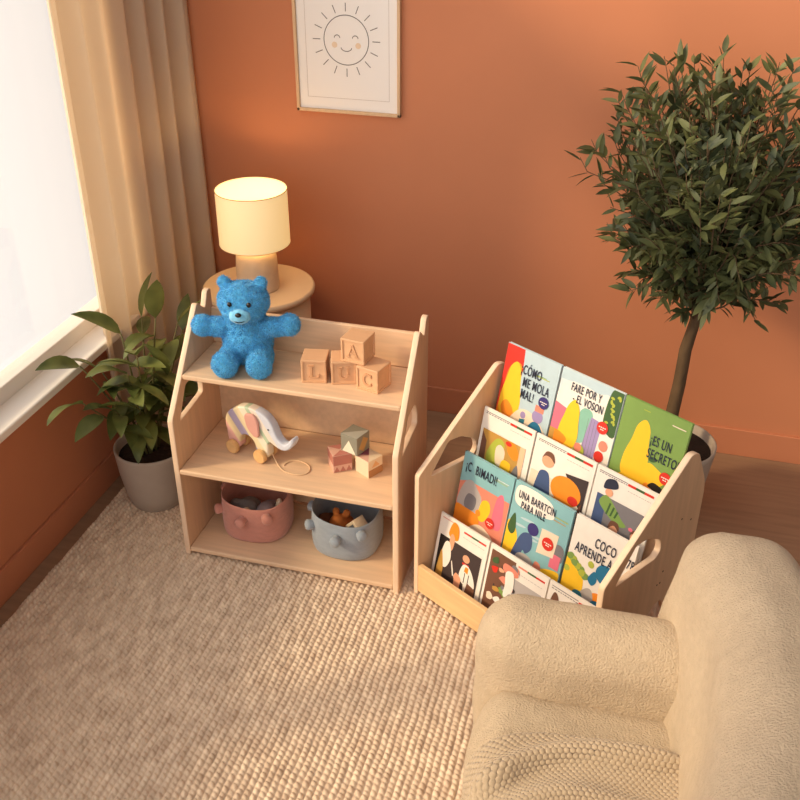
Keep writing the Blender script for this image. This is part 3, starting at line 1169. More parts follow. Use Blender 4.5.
while nb < 300:
    # aim point inside/at the crown
    a, e_ = rnd.uniform(0, 2 * PI), rnd.uniform(-1, 1)
    rr = rnd.uniform(.55, 1.0)
    ce = math.sqrt(1 - e_ * e_)
    R3 = Vector((.47 * rr * ce * math.cos(a), .37 * rr * ce * math.sin(a), .45 * rr * e_))
    tip = cen + R3
    if tip.y + .78 > YW - .07 or tip.z < .64 + .35 * abs(R3.x):
        if rnd.random() < .9 or tip.y + .78 > YW - .07:
            continue
    nb += 1
    u0 = rnd.uniform(.0, 1)
    st0 = Vector((.012 + .04 * u0, .01, .78 + .36 * u0))
    mid = (st0 + tip) / 2 + Vector((0, 0, .05 + rnd.uniform(-.05, .05)))
    pts = []
    for k in range(11):
        u = k / 10
        pts.append(st0 * (1 - u) ** 2 + mid * 2 * u * (1 - u) + tip * u * u + Vector((rnd.uniform(-1, 1), rnd.uniform(-1, 1), rnd.uniform(-1, 1))) * .005)
    if tip.z > cen.z:
        pts.append(pts[-1] + Vector((R3.x * .06, R3.y * .02, .045)))
    mbs.tube(pts, [.0042 - .0032 * k / len(pts) for k in range(len(pts))], M['trunk'], 5)
    ph = rnd.uniform(0, 6)
    for k in range(3, len(pts)):
        dirp = (pts[k] - pts[k - 1]).normalized()
        sd = dirp.cross(Vector((.3, .2, 1))).normalized()
        for s_ in (0, 1, 2):
            if s_ == 2 and rnd.random() < .45:
                continue
            ph += PI * .9
            d = dirp * rnd.uniform(.4, 1.0) + (Matrix.Rotation(ph + k, 3, dirp) @ sd) * rnd.uniform(.7, 1.1) + Vector((0, 0, .12))
            L = rnd.uniform(.05, .082)
            q = pts[k] + (pts[k - 1] - pts[k]) * rnd.random()
            if (q + d.normalized() * L).y + .78 > YW - .02:
                continue
            leaf_faces(mbl, q, d, L, L * rnd.uniform(.25, .34), M['olive'], rnd.uniform(-.2, .5), .3, segs=4, tw=rnd.uniform(-1, 1))
mbs.build('branches', None, tp)
mbl.build('foliage', None, tp)

# ---------------------------------------------------------------- book rack
TH = -.5416
RO = (.8459, .0287, 0)
rack = empty('book_rack', RO, TH, label='birch front-facing book rack with sloping sides, filled with picture books', cat='bookcase')
Wr = .7454
pts = [(0, RZ, .004), (0, .4918, .012), (.360, .768, .014), (.400, .758, .02), (.47, .62, .04), (.47, RZ, .004), (.385, RZ, .003), (.375, .16, .05), (.32, .27, .05), (.24, .22, .05), (.19, RZ, .003)]
prof = smooth_loop(pts)
hole = smooth_loop([(.055, .468, .008), (.135, .568, .014), (.195, .560, .014), (.262, .520, .02), (.272, .478, .015), (.25, .458, .012)])
for x_ in (.01, Wr - .01):
    loops = [prof, hole]
    panel('side_panel', loops, .02, M['rack_side'], rack, T(x_, 0, 0) @ YZ)
for y_, z_ in ((.365, .54), (.42, .51), (.307, .376), (.285, .335), (.30, .335)):
    b = MB()
    b.ball((Wr + .0003, y_, z_), (.0006, .0035, .0035))
    b.build('screw_hole', flat('dark hole', 46, 26, 18), rack)
b = MB()
b.box((Wr / 2, .010, .071), (Wr - .04, .019, .112), bev=.003)
b.build('front_lip', M['rack_lip'], rack)
LE = []
for i in range(4):
    y0 = .045 + .0934 * i
    z0 = .042 + .168 * i
    b = MB()
    b.box((Wr / 2, y0 + .028, z0), (Wr - .04, .075, .012), bev=.002)
    b.build('ledge', M['wood_x'], rack)
    b = MB()
    b.box((Wr / 2, y0 + .038 + .03, z0 + .006 + .081), (Wr - .04, .008, .160), bev=.001, rot=Matrix.Rotation(-.22, 3, 'X'))
    b.build('back_board', M['wood_x'], rack)
    LE.append((y0, z0 + .006))

C = dict(
    red=flat('cover red', 206, 48, 34), orange=flat('cover orange', 236, 138, 36), yellow=flat('cover yellow', 240, 190, 40), ochre=flat('cover ochre', 186, 140, 66),
    sky=flat('cover sky blue', 178, 198, 206), pale=flat('cover pale blue', 200, 212, 214), aqua=flat('cover aqua', 130, 178, 184), teal=flat('cover teal', 40, 118, 140), blue=flat('cover blue', 34, 112, 150),
    navy=flat('cover navy', 40, 44, 62), purple=flat('cover purple', 56, 48, 110), lilac=flat('cover lilac', 154, 136, 180), pink=flat('cover pink', 220, 110, 130), peach=flat('cover peach', 232, 186, 150),
    green=flat('cover green', 122, 152, 76), dgreen=flat('cover dark green', 62, 92, 52), lime=flat('cover lime', 170, 178, 66), white=flat('cover white', 232, 224, 214), cream=flat('cover cream', 226, 208, 184),
    dark=flat('cover dark', 62, 50, 50), grey=flat('cover grey', 120, 116, 120), lgrey=flat('cover light grey', 176, 168, 164), brown=flat('cover brown', 112, 74, 56), black=flat('cover black', 30, 26, 28), flesh=flat('cover flesh', 222, 160, 126),
    mint=flat('cover mint', 130, 180, 160), salmon=flat('cover salmon', 216, 132, 110), dblue=flat('cover dusk blue', 66, 84, 124))


class Art:
    """flat shapes printed on a cover; coordinates 0..1 over the cover, (0,0) lower left"""
    def __init__(s, w_, h_):
        s.w, s.h = w_, h_
        s.mb = MB()
        s.mb.norecalc = True
        s.k = 1
        s.up = 0

    def poly(s, pts, m_, smooth=False):
        if smooth:
            n = len(pts)
            out = []
            for i in range(n):
                p0, p1, p2, p3 = [Vector(pts[(i + j) % n]) for j in (-1, 0, 1, 2)]
                for k in range(5):
                    u = k / 5
                    out.append(.5 * ((2 * p1) + (-p0 + p2) * u + (2 * p0 - 5 * p1 + 4 * p2 - p3) * u * u + (-p0 + 3 * p1 - 3 * p2 + p3) * u ** 3))
            pts = out
        s.k += 1
        if s.up:
            pts = [(p[0], p[1] if p[1] >= .8 or p[1] <= .005 else s.up + p[1] * (.8 - s.up) / .8) for p in pts]
        y_ = -.00006 * s.k
        s.mb.face([(min(max(p[0], .006), .994) * s.w, y_, min(max(p[1], .006), .994) * s.h) for p in pts], C[m_] if isinstance(m_, str) else m_)

    def rect(s, x0, y0, x1, y1, m_):
        s.poly([(x0, y0), (x1, y0), (x1, y1), (x0, y1)], m_)

    def ell(s, cx, cy, rx, ry, m_, rot=0, n=26):
        c_, s_ = math.cos(rot), math.sin(rot)
        asp = s.w / s.h
        s.poly([(cx + rx * math.cos(a) * c_ - ry * math.sin(a) * s_, cy + (rx * math.cos(a) * s_ + ry * math.sin(a) * c_) * asp) for a in [2 * PI * i / n for i in range(n)]], m_)

    def lines(s, x0, x1, y_, h_, m_, n=9, seed=0):
        """tiny print: short dashes"""
        rn = random.Random(seed)
        x_ = x0
        while x_ < x1:
            l_ = rn.uniform(.02, .05)
            s.rect(x_, y_, min(x_ + l_, x1), y_ + h_, m_)
            x_ += l_ + .012


def book(row, x0, w_, h_, th, name, label, cover, art, texts=(), sticker=None, group=None, spine=None):
    y0, z0 = LE[row]
    lean = .2
    bx = x0
    # root sits on its ledge at the lower front left corner of the book
    q = Matrix.Rotation(TH, 3, 'Z') @ Vector((bx, y0 + .003, z0 + .0006))
    root = bpy.data.objects.new(name, None)
    root.empty_display_size = .03
    root.location = Vector(RO) + q
    root.rotation_euler = Euler((-lean, 0, TH), 'XYZ')
    link(root)
    tag(root, label, 'book', group)
    b = MB()
    b.box((w_ / 2, .0012, h_ / 2), (w_, .0022, h_), cover, bev=.0006, segs=1)
    b.box((w_ / 2, th - .0012, h_ / 2), (w_, .0022, h_), cover, bev=.0006, segs=1)
    b.box((.0012, th / 2, h_ / 2), (.0022, th, h_), spine or cover, bev=.0006, segs=1)
    root_ = root
    cov = b.build('cover', None, root)
    b = MB()
    b.box((w_ / 2 + .0005, th / 2, h_ / 2), (w_ - .006, th - .005, h_ - .005), bev=0)
    b.build('pages', M['paper'], root)
    A = Art(w_, h_)
    A.up = .22 if h_ < .28 else .06
    art(A)
    A.mb.build('cover_picture', None, cov)
    if texts:
        bm = bmesh.new()
        for (txt, x_, y_, size, col) in texts:
            if txt == '78':
                continue
            me = text_mesh(txt, size, .008, .0003, .52)
            me.transform(T(x_ * w_, -.0026, y_ * h_) @ Matrix.Rotation(PI / 2, 4, 'X'))
            bm.from_mesh(me)
            c_ = col
        me = bpy.data.meshes.new('title_lettering')
        bm.to_mesh(me)
        bm.free()
        me.materials.append(C[c_])
        link(bpy.data.objects.new('title_lettering', me), cov)
        if texts[-1][0] == '78':
            txt, x_, y_, size, col = texts[-1]
            me = text_mesh(txt, size, .008, .0003, .52)
            me.transform(T(x_ * w_, -.0026, y_ * h_) @ Matrix.Rotation(PI / 2, 4, 'X'))
            me.materials.clear()
            me.materials.append(C[col])
            link(bpy.data.objects.new('title_lettering', me), cov)
    if sticker:
        sx_, sy_, r_, m_ = sticker
        b = MB()
        n = 32
        b.box((0, 0, 0), (.0001, .0001, .0001), C[m_], bev=0)
        vs = [(sx_ * w_ + r_ * math.cos(2 * PI * i / n), -.0030, sy_ * h_ + r_ * math.sin(2 * PI * i / n)) for i in range(n)]
        b = MB()
        b.norecalc = True
        b.face(vs, C[m_])
        for dz, l_ in ((.0015, .7), (-.0055, .45)):
            for k in range(4):
                if abs(-.75 + k * .5) > l_ + .1:
                    continue
                xx = sx_ * w_ + r_ * .7 * (-.75 + k * .5)
                b.box((xx, -.0033, sy_ * h_ + dz), (r_ * .26, .0003, r_ * .16), C['white'], bev=0)
        b.build('sticker', None, cov)
    return root


def frame_strip(A, seed):
    A.rect(.05, .945, .52, .955, 'grey')
    A.lines(.05, .52, .925, .011, 'grey', seed=seed)
    A.rect(.53, .925, .66, .955, 'red')
    A.rect(.66, .925, .80, .955, 'dgreen')
    A.rect(.80, .925, .95, .955, 'red')
    A.lines(.55, .93, .865, .007, 'lgrey', seed=seed + 3)


def art_31(A):
    A.poly([(.0, 0), (.33, 0), (.30, .45), (.36, .75), (.33, 1), (0, 1)], 'red')
    A.poly([(.02, .1), (.2, .02), (.45, .1), (.36, .5), (.34, .78), (.22, .82), (.10, .7), (.06, .4)], 'orange', True)
    A.poly([(.14, .76), (.24, .83), (.33, .74), (.37, .56), (.42, .36), (.38, .16), (.20, .08), (.05, .18), (.04, .38), (.09, .58)], 'yellow', True)
    A.poly([(.08, .22), (.2, .1), (.34, .14), (.3, .26), (.16, .33)], 'orange', True)
    A.poly([(.28, .0), (.98, 0), (.98, .12), (.7, .3), (.42, .28)], 'cream', True)
    A.ell(.52, .24, .05, .06, 'lilac')
    A.poly([(.47, .18), (.57, .2), (.56, .06), (.46, .05)], 'teal')
    A.ell(.78, .30, .10, .11, 'lilac')
    A.rect(.71, .36, .87, .44, 'salmon')
    A.poly([(.62, .1), (.72, .22), (.86, .2), (.96, .02), (.6, .02)], 'blue', True)
    A.poly([(.64, .0), (.8, .02), (.76, .12), (.66, .12)], 'salmon')
    A.rect(.60, .765, .86, .775, 'lime')
    A.rect(.64, .78, .80, .788, 'green')


def art_32(A):
    A.rect(0, 0, 1, .66, 'white')
    A.rect(0, .88, 1, 1, 'sky')
    A.poly([(0, .62), (.1, .86), (.4, .9), (.62, .88), (.8, .9), (.82, .68), (.6, .6), (.3, .6)], 'white', True)
    A.poly([(.0, .25), (.26, .2), (.3, .55), (.0, .6)], 'pink')
    A.poly([(.40, .25), (.58, .3), (.62, .62), (.46, .66), (.38, .5)], 'mint', True)
    A.poly([(.52, .08), (.76, .12), (.78, .58), (.60, .60)], 'lilac')
    for k in range(4):
        A.rect(.56 + k * .05, .14, .566 + k * .05, .57, 'grey')
    A.poly([(.8, .55), (1, .5), (1, 1), (.84, 1), (.78, .8)], 'dgreen', True)
    for k in range(14):
        A.ell(.83 + .13 * ((k * .37) % 1), .62 + .34 * ((k * .61) % 1), .03, .018, 'lime', k)
    A.poly([(.22, .62), (.31, .71), (.40, .62), (.43, .46), (.46, .28), (.40, .12), (.28, .06), (.15, .14), (.14, .32), (.18, .48)], 'yellow', True)
    A.poly([(.05, .18), (.2, .1), (.3, .22), (.1, .28)], 'orange', True)
    A.ell(.52, .16, .09, .10, 'lime')
    A.ell(.50, .19, .06, .07, 'salmon')
    A.ell(.87, .34, .07, .08, 'salmon')
    A.ell(.84, .20, .075, .085, 'red')
    A.poly([(.72, .04), (.92, .12), (.98, .0), (.7, .0)], 'blue')
    A.rect(.0, .02, .09, .28, 'ochre')


def art_33(A):
    A.rect(0, 0, 1, 1, 'green')
    A.poly([(.27, .76), (.37, .84), (.46, .76), (.49, .60), (.54, .40), (.52, .2), (.36, .10), (.18, .18), (.17, .38), (.23, .58)], 'yellow', True)
    A.poly([(.12, .06), (.2, .16), (.34, .1), (.5, .0), (.14, .0)], 'yellow', True)
    A.poly([(.44, .22), (.54, .40), (.7, .38), (.86, .30), (.76, .18), (.6, .06), (.46, .06)], 'yellow', True)
    A.ell(.60, .46, .065, .04, 'dgreen', .3)
    A.ell(.60, .13, .05, .07, 'orange')
    A.ell(.73, .10, .10, .09, 'flesh')
    A.poly([(.62, .16), (.7, .22), (.86, .18), (.88, .08), (.78, .1), (.68, .14)], 'black', True)
    A.rect(.30, .93, .40, .938, 'lime')
    A.rect(.74, .90, .94, .91, 'cream')


def art_21(A):
    frame_strip(A, 5)
    A.rect(.06, .0, .90, .70, 'ochre')
    A.poly([(.06, .0), (.2, .0), (.16, .5), (.06, .65)], 'brown')
    A.poly([(.2, .3), (.34, .62), (.5, .6), (.5, .3), (.4, .1), (.26, .1)], 'lime', True)
    A.poly([(.36, .45), (.44, .55), (.54, .45), (.52, .2), (.40, .18)], 'cream', True)
    A.poly([(.55, .62), (.6, .7), (.72, .66), (.8, .5), (.74, .40), (.60, .48)], 'orange', True)
    A.ell(.58, .64, .06, .05, 'red')
    A.rect(.80, .0, .90, .7, 'peach')
    A.poly([(.70, .05), (.80, .35), (.86, .1), (.8, .0)], 'grey', True)
    A.poly([(.52, .3), (.68, .3), (.66, .08), (.5, .05)], 'yellow', True)


def art_22(A):
    frame_strip(A, 8)
    A.rect(.03, .0, .92, .45, 'cream')
    A.poly([(.14, .0), (.16, .42), (.22, .52), (.32, .50), (.38, .3), (.4, .0)], 'dblue', True)
    A.ell(.27, .70, .10, .12, 'flesh')
    A.poly([(.17, .72), (.22, .84), (.34, .84), (.38, .72), (.3, .78), (.22, .78)], 'brown', True)
    A.poly([(.58, .66), (.95, .72), (.95, .15), (.82, .25)], 'dark')
    A.ell(.64, .36, .25, .28, 'orange', .2)
    A.poly([(.42, .1), (.6, .0), (.9, .0), (.8, .12), (.56, .2)], 'orange', True)
    A.ell(.78, .26, .085, .09, 'red')
    A.poly([(.86, .12), (.92, .3), (.92, 0), (.8, .0)], 'brown')


def art_23(A):
    frame_strip(A, 13)
    A.rect(.10, .0, .92, .64, 'grey')
    A.poly([(.10, .0), (.3, .0), (.26, .64), (.10, .64)], 'dblue')
    A.poly([(.16, .5), (.24, .66), (.36, .6), (.56, .40), (.66, .32), (.54, .26), (.36, .34)], 'green', True)
    A.ell(.28, .72, .065, .08, 'flesh')
    A.poly([(.18, .76), (.2, .88), (.34, .92), (.40, .84), (.30, .79)], 'navy', True)
    for k in range(3):
        A.poly([(.30 + k * .07, .36 + .0 * k), (.33 + k * .07, .36), (.36 + k * .07, .56 - .04 * k), (.33 + k * .07, .57 - .04 * k)], 'dgreen')
    A.ell(.48, .16, .075, .10, 'flesh')
    A.poly([(.39, .16), (.42, .30), (.54, .30), (.57, .18), (.48, .24)], 'brown', True)
    A.ell(.82, .22, .06, .08, 'flesh')
    A.poly([(.74, .24), (.8, .34), (.9, .28), (.88, .2), (.82, .28)], 'brown', True)
    A.ell(.74, .32, .035, .04, 'pink')
    A.poly([(.36, .0), (.42, .08), (.56, .06), (.6, .0)], 'dark')
    A.poly([(.74, .0), (.8, .12), (.9, .1), (.92, .0)], 'mint')
    A.ell(.66, .06, .05, .05, 'pink')


def art_11(A):
    A.rect(0, 0, 1, .68, 'salmon')
    A.poly([(0, .62), (.3, .72), (.6, .68), (1, .70), (1, 1), (0, 1)], 'aqua')
    A.poly([(.02, .34), (.1, .62), (.24, .70), (.38, .62), (.48, .52), (.44, .32), (.2, .26)], 'lgrey', True)
    A.poly([(.16, .4), (.22, .52), (.38, .5), (.36, .34), (.2, .32)], 'grey', True)
    A.poly([(.0, .05), (.0, .3), (.2, .32), (.46, .30), (.5, .18), (.3, .02)], 'orange', True)
    A.poly([(.46, .36), (.50, .52), (.62, .55), (.68, .44), (.60, .28), (.5, .26)], 'yellow', True)
    A.ell(.46, .34, .05, .06, 'orange')
    A.poly([(.74, .3), (.76, .66), (.88, .7), (.92, .3)], 'pink', True)
    A.poly([(.3, .0), (.42, .16), (.6, .2), (.84, .1), (.9, .0)], 'cream', True)
    for k in range(9):
        A.ell(.36 + .055 * k, .04 + .06 * ((k * .6) % 1), .02, .014, 'brown')
    A.rect(.66, .86, .9, .866, 'lime')
    A.rect(.7, .88, .92, .886, 'white')


def art_12(A):
    A.rect(0, 0, 1, 1, 'aqua')
    for k in range(7):
        A.ell(.2 + .12 * k, .5 + .12 * math.sin(k * 2), .12, .02, 'sky', .1)
    A.poly([(.05, .78), (.1, .97), (.6, .96), (.72, .8), (.5, .74), (.2, .72)], 'white', True)
    A.poly([(.0, .0), (.12, .0), (.22, .3), (.1, .5), (.0, .45)], 'yellow', True)
    A.poly([(.02, .42), (.1, .62), (.16, .42), (.1, .34)], 'dgreen', True)
    A.poly([(.16, .04), (.22, .3), (.3, .44), (.44, .46), (.48, .3), (.4, .2), (.34, .22), (.3, .04)], 'dblue', True)
    A.ell(.44, .54, .095, .10, 'purple')
    A.ell(.40, .10, .16, .12, 'lgrey')
    A.poly([(.6, .0), (.7, .14), (.98, .2), (.98, .0)], 'yellow', True)
    A.poly([(.56, .02), (.58, .18), (.68, .16), (.68, .02)], 'salmon', True)
    A.poly([(.74, .46), (.88, .54), (.98, .5), (.98, .34), (.76, .36)], 'grey', True)
    A.rect(.80, .22, .96, .4, 'pink')
    A.poly([(.56, .3), (.58, .62), (.86, .64), (.84, .34)], 'cream')
    A.rect(.74, .83, .95, .84, 'lime')
    A.rect(.72, .79, .92, .8, 'ochre')


def art_13(A):
    A.poly([(0, 0), (.3, 0), (.34, .3), (.1, .48), (0, .5)], 'yellow', True)
    for k in range(16):
        A.ell(.04 + .38 * ((k * .618) % 1), .34 + .2 * ((k * .37) % 1), .055, .05, ('lime', 'green')[k % 2], k)
    A.ell(.64, .50, .15, .16, 'blue')
    A.poly([(.40, .36), (.48, .48), (.54, .38), (.48, .3)], 'blue', True)
    A.poly([(.5, .2), (.62, .25), (.8, .2), (.72, .1), (.56, .1)], 'orange', True)
    A.poly([(.3, .1), (.42, .24), (.52, .22), (.56, .05), (.4, .0)], 'lgrey', True)
    A.poly([(.2, .02), (.24, .14), (.36, .14), (.4, .0)], 'teal', True)
    A.poly([(.5, .0), (.56, .14), (.8, .14), (.86, .0)], 'blue', True)
    A.poly([(.79, .36), (.84, .5), (.88, .5), (.83, .34)], 'red')


def art_01(A):
    A.rect(.05, .945, .30, .955, 'salmon')
    A.rect(.50, .90, .66, .925, 'red')
    A.rect(.66, .90, .80, .925, 'dgreen')
    A.rect(.80, .90, .95, .925, 'red')
    A.lines(.5, .93, .84, .007, 'lgrey', seed=2)
    A.rect(.06, .0, .92, .68, 'dark')
    A.poly([(.06, .68), (.30, .68), (.22, .2), (.06, .0)], 'black')
    A.poly([(.28, .96), (.40, .92), (.42, .74), (.30, .70), (.22, .78)], 'orange', True)
    A.poly([(.26, .72), (.30, .80), (.36, .72), (.34, .5), (.28, .5)], 'flesh', True)
    A.poly([(.14, .18), (.18, .56), (.28, .6), (.34, .32), (.26, .1)], 'white', True)
    A.poly([(.10, .1), (.14, .4), (.20, .2), (.22, .0), (.10, .0)], 'ochre', True)
    A.poly([(.36, .3), (.38, .3), (.46, .04), (.43, .04)], 'white')
    A.ell(.64, .50, .07, .09, 'flesh')
    A.rect(.58, .37, .72, .41, 'red')
    A.poly([(.56, .10), (.60, .36), (.72, .38), (.84, .22), (.88, .04), (.7, .0)], 'white', True)
    A.poly([(.64, .26), (.66, .36), (.72, .36), (.72, .24)], 'orange')
    A.rect(.66, .04, .675, .24, 'black')
    A.rect(.74, .06, .755, .24, 'black')
    A.poly([(.46, .04), (.5, .14), (.6, .08), (.6, .0), (.5, .0)], 'flesh', True)
    A.poly([(.7, .0), (.74, .08), (.9, .04), (.9, .0)], 'brown')


def art_02(A):
    A.rect(.50, .90, .66, .925, 'salmon')
    A.rect(.66, .90, .80, .925, 'dgreen')
    A.rect(.80, .90, .95, .925, 'red')
    A.rect(.04, .0, .46, .94, 'brown')
    A.rect(.46, .0, .94, .70, 'lgrey')
    A.lines(.5, .93, .82, .007, 'lgrey', seed=4)
    cs = ['salmon', 'cream', 'white', 'brown', 'green', 'flesh', 'grey', 'red', 'ochre', 'dark', 'white', 'lime', 'dark', 'salmon', 'lgrey', 'dgreen']
    rn = random.Random(9)
    for k in range(26):
        cx, cy = rn.uniform(.12, .52), rn.uniform(.06, .84)
        A.poly([(cx + rn.uniform(.03, .09) * math.cos(a), cy + rn.uniform(.03, .09) * math.sin(a)) for a in [j * PI / 3 for j in range(6)]], cs[k % 16], True)
    A.poly([(.30, .86), (.5, .84), (.54, .76), (.4, .7), (.28, .76)], 'salmon', True)
    A.poly([(.34, .74), (.46, .78), (.5, .5), (.44, .3), (.36, .3), (.36, .5)], 'white', True)
    A.ell(.52, .33, .09, .08, 'grey')
    A.poly([(.60, .26), (.66, .34), (.72, .26)], 'dark')
    A.poly([(.44, .04), (.52, .2), (.66, .2), (.6, .04)], 'lime', True)


def art_03(A):
    A.rect(.05, .945, .52, .955, 'grey')
    A.lines(.05, .52, .915, .011, 'grey', seed=6)
    A.rect(.53, .915, .66, .945, 'red')
    A.rect(.66, .915, .80, .945, 'dgreen')
    A.poly([(.06, .5), (.1, .86), (.2, .84), (.26, .6), (.2, .4)], 'brown', True)
    A.rect(.06, .0, .92, .5, 'lgrey')


XB = [.0331, .254, .4897, .7057]
GB, GW = 'colourful picture books on the rack', 'white-bordered picture books on the rack'
bw = [XB[i + 1] - XB[i] - .004 for i in range(3)]
HB, HW = .297, .264
book(3, XB[0], bw[0], HB, .010, 'picture_book', 'picture book titled ¡CÓMO ME MOLA MAL!, red and light blue cover, top left', C['sky'], art_31,
     [('¡CÓMO', .33, .735, .044, 'navy'), ('ME MOLA', .40, .60, .044, 'navy'), ('MAL!', .40, .465, .044, 'navy')], (.84, .52, .020, 'purple'), GB, C['red'])
book(3, XB[1] + .002, bw[1], HB, .010, 'picture_book', 'picture book titled FARE POR Y, white clouds and red sticker, in the top tier', C['pale'], art_32,
     [('FARE POR Y', .20, .80, .037, 'navy'), ('- EL VOSON', .26, .69, .037, 'navy')], (.80, .56, .020, 'red'), GB, C['black'])
book(3, XB[2] + .002, bw[2] + .012, HB, .010, 'picture_book', 'green picture book titled ¡ES UN SECRETO! at the right of the top tier', C['green'], art_33,
     [('¡ES UN', .50, .63, .042, 'navy'), ('SECRETO!', .50, .49, .042, 'navy')], (.84, .36, .019, 'red'), GB, C['dgreen'])
book(2, XB[0], bw[0] - .002, HW, .007, 'picture_book', 'white-bordered book with ochre and yellow picture, left on the third tier', C['white'], art_21, (), None, GW)
book(2, XB[1], bw[1], HW, .007, 'picture_book', 'white-bordered book with big orange shape and red disc, middle of the third tier', C['white'], art_22, (), None, GW)
book(2, XB[2], bw[2], HW, .007, 'picture_book', 'white-bordered book with grey picture and green sleeve, right on the third tier', C['white'], art_23, (), None, GW)
book(1, XB[0], bw[0], HB, .010, 'picture_book', 'picture book with blue top, titled ¡C BIMADI!, salmon and orange picture below', C['aqua'], art_11,
     [('¡C  BIMADI!', .08, .80, .046, 'navy')], (.72, .34, .019, 'red'), GB, C['dark'])
book(1, XB[1], bw[1], HB, .010, 'picture_book', 'aqua picture book titled UNA BARRTCIN PARA NILE with a red round sticker', C['aqua'], art_12,
     [('UNA BARRTCIN', .10, .83, .036, 'navy'), ('PARA NILE', .17, .72, .036, 'navy')], (.72, .50, .022, 'red'), GB, C['black'])
book(1, XB[2] + .004, bw[2] + .010, HB, .010, 'picture_book', 'white picture book titled APRENDE A with a round blue shape, right on the second tier', C['white'], art_13,
     [('COCO', .38, .76, .045, 'navy'), ('APRENDE A L', .10, .615, .045, 'navy'), ('78', .90, .73, .045, 'navy')], (.93, .44, .016, 'red'), GB, C['black'])
book(0, XB[0] - .004, bw[0], HW, .007, 'picture_book', 'white-bordered book with figure in white coat and red scarf on black', C['white'], art_01, (), None, GW)
book(0, XB[1] - .002, bw[1] + .006, HW, .007, 'picture_book', 'white-bordered book with crowded brown and grey collage, middle of the bottom tier', C['white'], art_02, (), None, GW)
book(0, XB[2] + .004, bw[2], HW, .007, 'picture_book', 'white-bordered book mostly hidden behind the armchair on the bottom tier', C['white'], art_03, (), None, GW)

# ---------------------------------------------------------------- armchair
ch = empty('armchair', (1.5, -1.0, RZ), 0, label='cream boucle armchair with rounded arms, a knitted throw on its seat', cat='armchair')


def cpart(name, c, h, r_, fn=None, n=34):
    b = soft_box(c, h, r_, n, fn, .010, 7)
    mb = MB()
    mb.add(b, M['chair'])
    o = mb.build(name, M['chair'])
    o.data.transform(T(-1.5, 1.0, -RZ))
    o.parent = ch
    return o


def seat_fn(p):
    # front edge bows outwards
    if p.x < 1.5:
        p.x += 1.7 * max(0, -(p.y + .86)) ** 2 * (1.5 - p.x) / .3
    return p


def back_fn(p):
    k = ((p.y + .98) / .56) ** 2
    p.x -= .13 * k - .09
    p.x += (p.z - .4) * .12
    return p


cpart('seat_cushion', (1.522, -1.0, .29), (.298, .34, .135), .09, seat_fn)
cpart('armrest', (1.497, -.600, .335), (.302, .106, .265), .10)
cpart('armrest', (1.50, -1.38, .335), (.295, .106, .265), .10)
cpart('backrest', (1.75, -1.02, .46), (.135, .59, .40), .11, back_fn, 40)
b = MB()
b.box((1.52, -1.02, .10), (.52, .84, .12), M['chair'], bev=.04, segs=4)
o = b.build('chair_base', None)
o.data.transform(T(-1.5, 1.0, -RZ))
o.parent = ch
for (x_, y_) in ((1.32, -.68), (1.32, -1.36), (1.74, -.68), (1.74, -1.36)):
    b = MB()
    b.lathe([(.018, .0), (.024, .05)], M['rack_side'], 16, (x_ - 1.5, y_ + 1.0, 0))
    b.build('foot', M['rack_side'], ch)

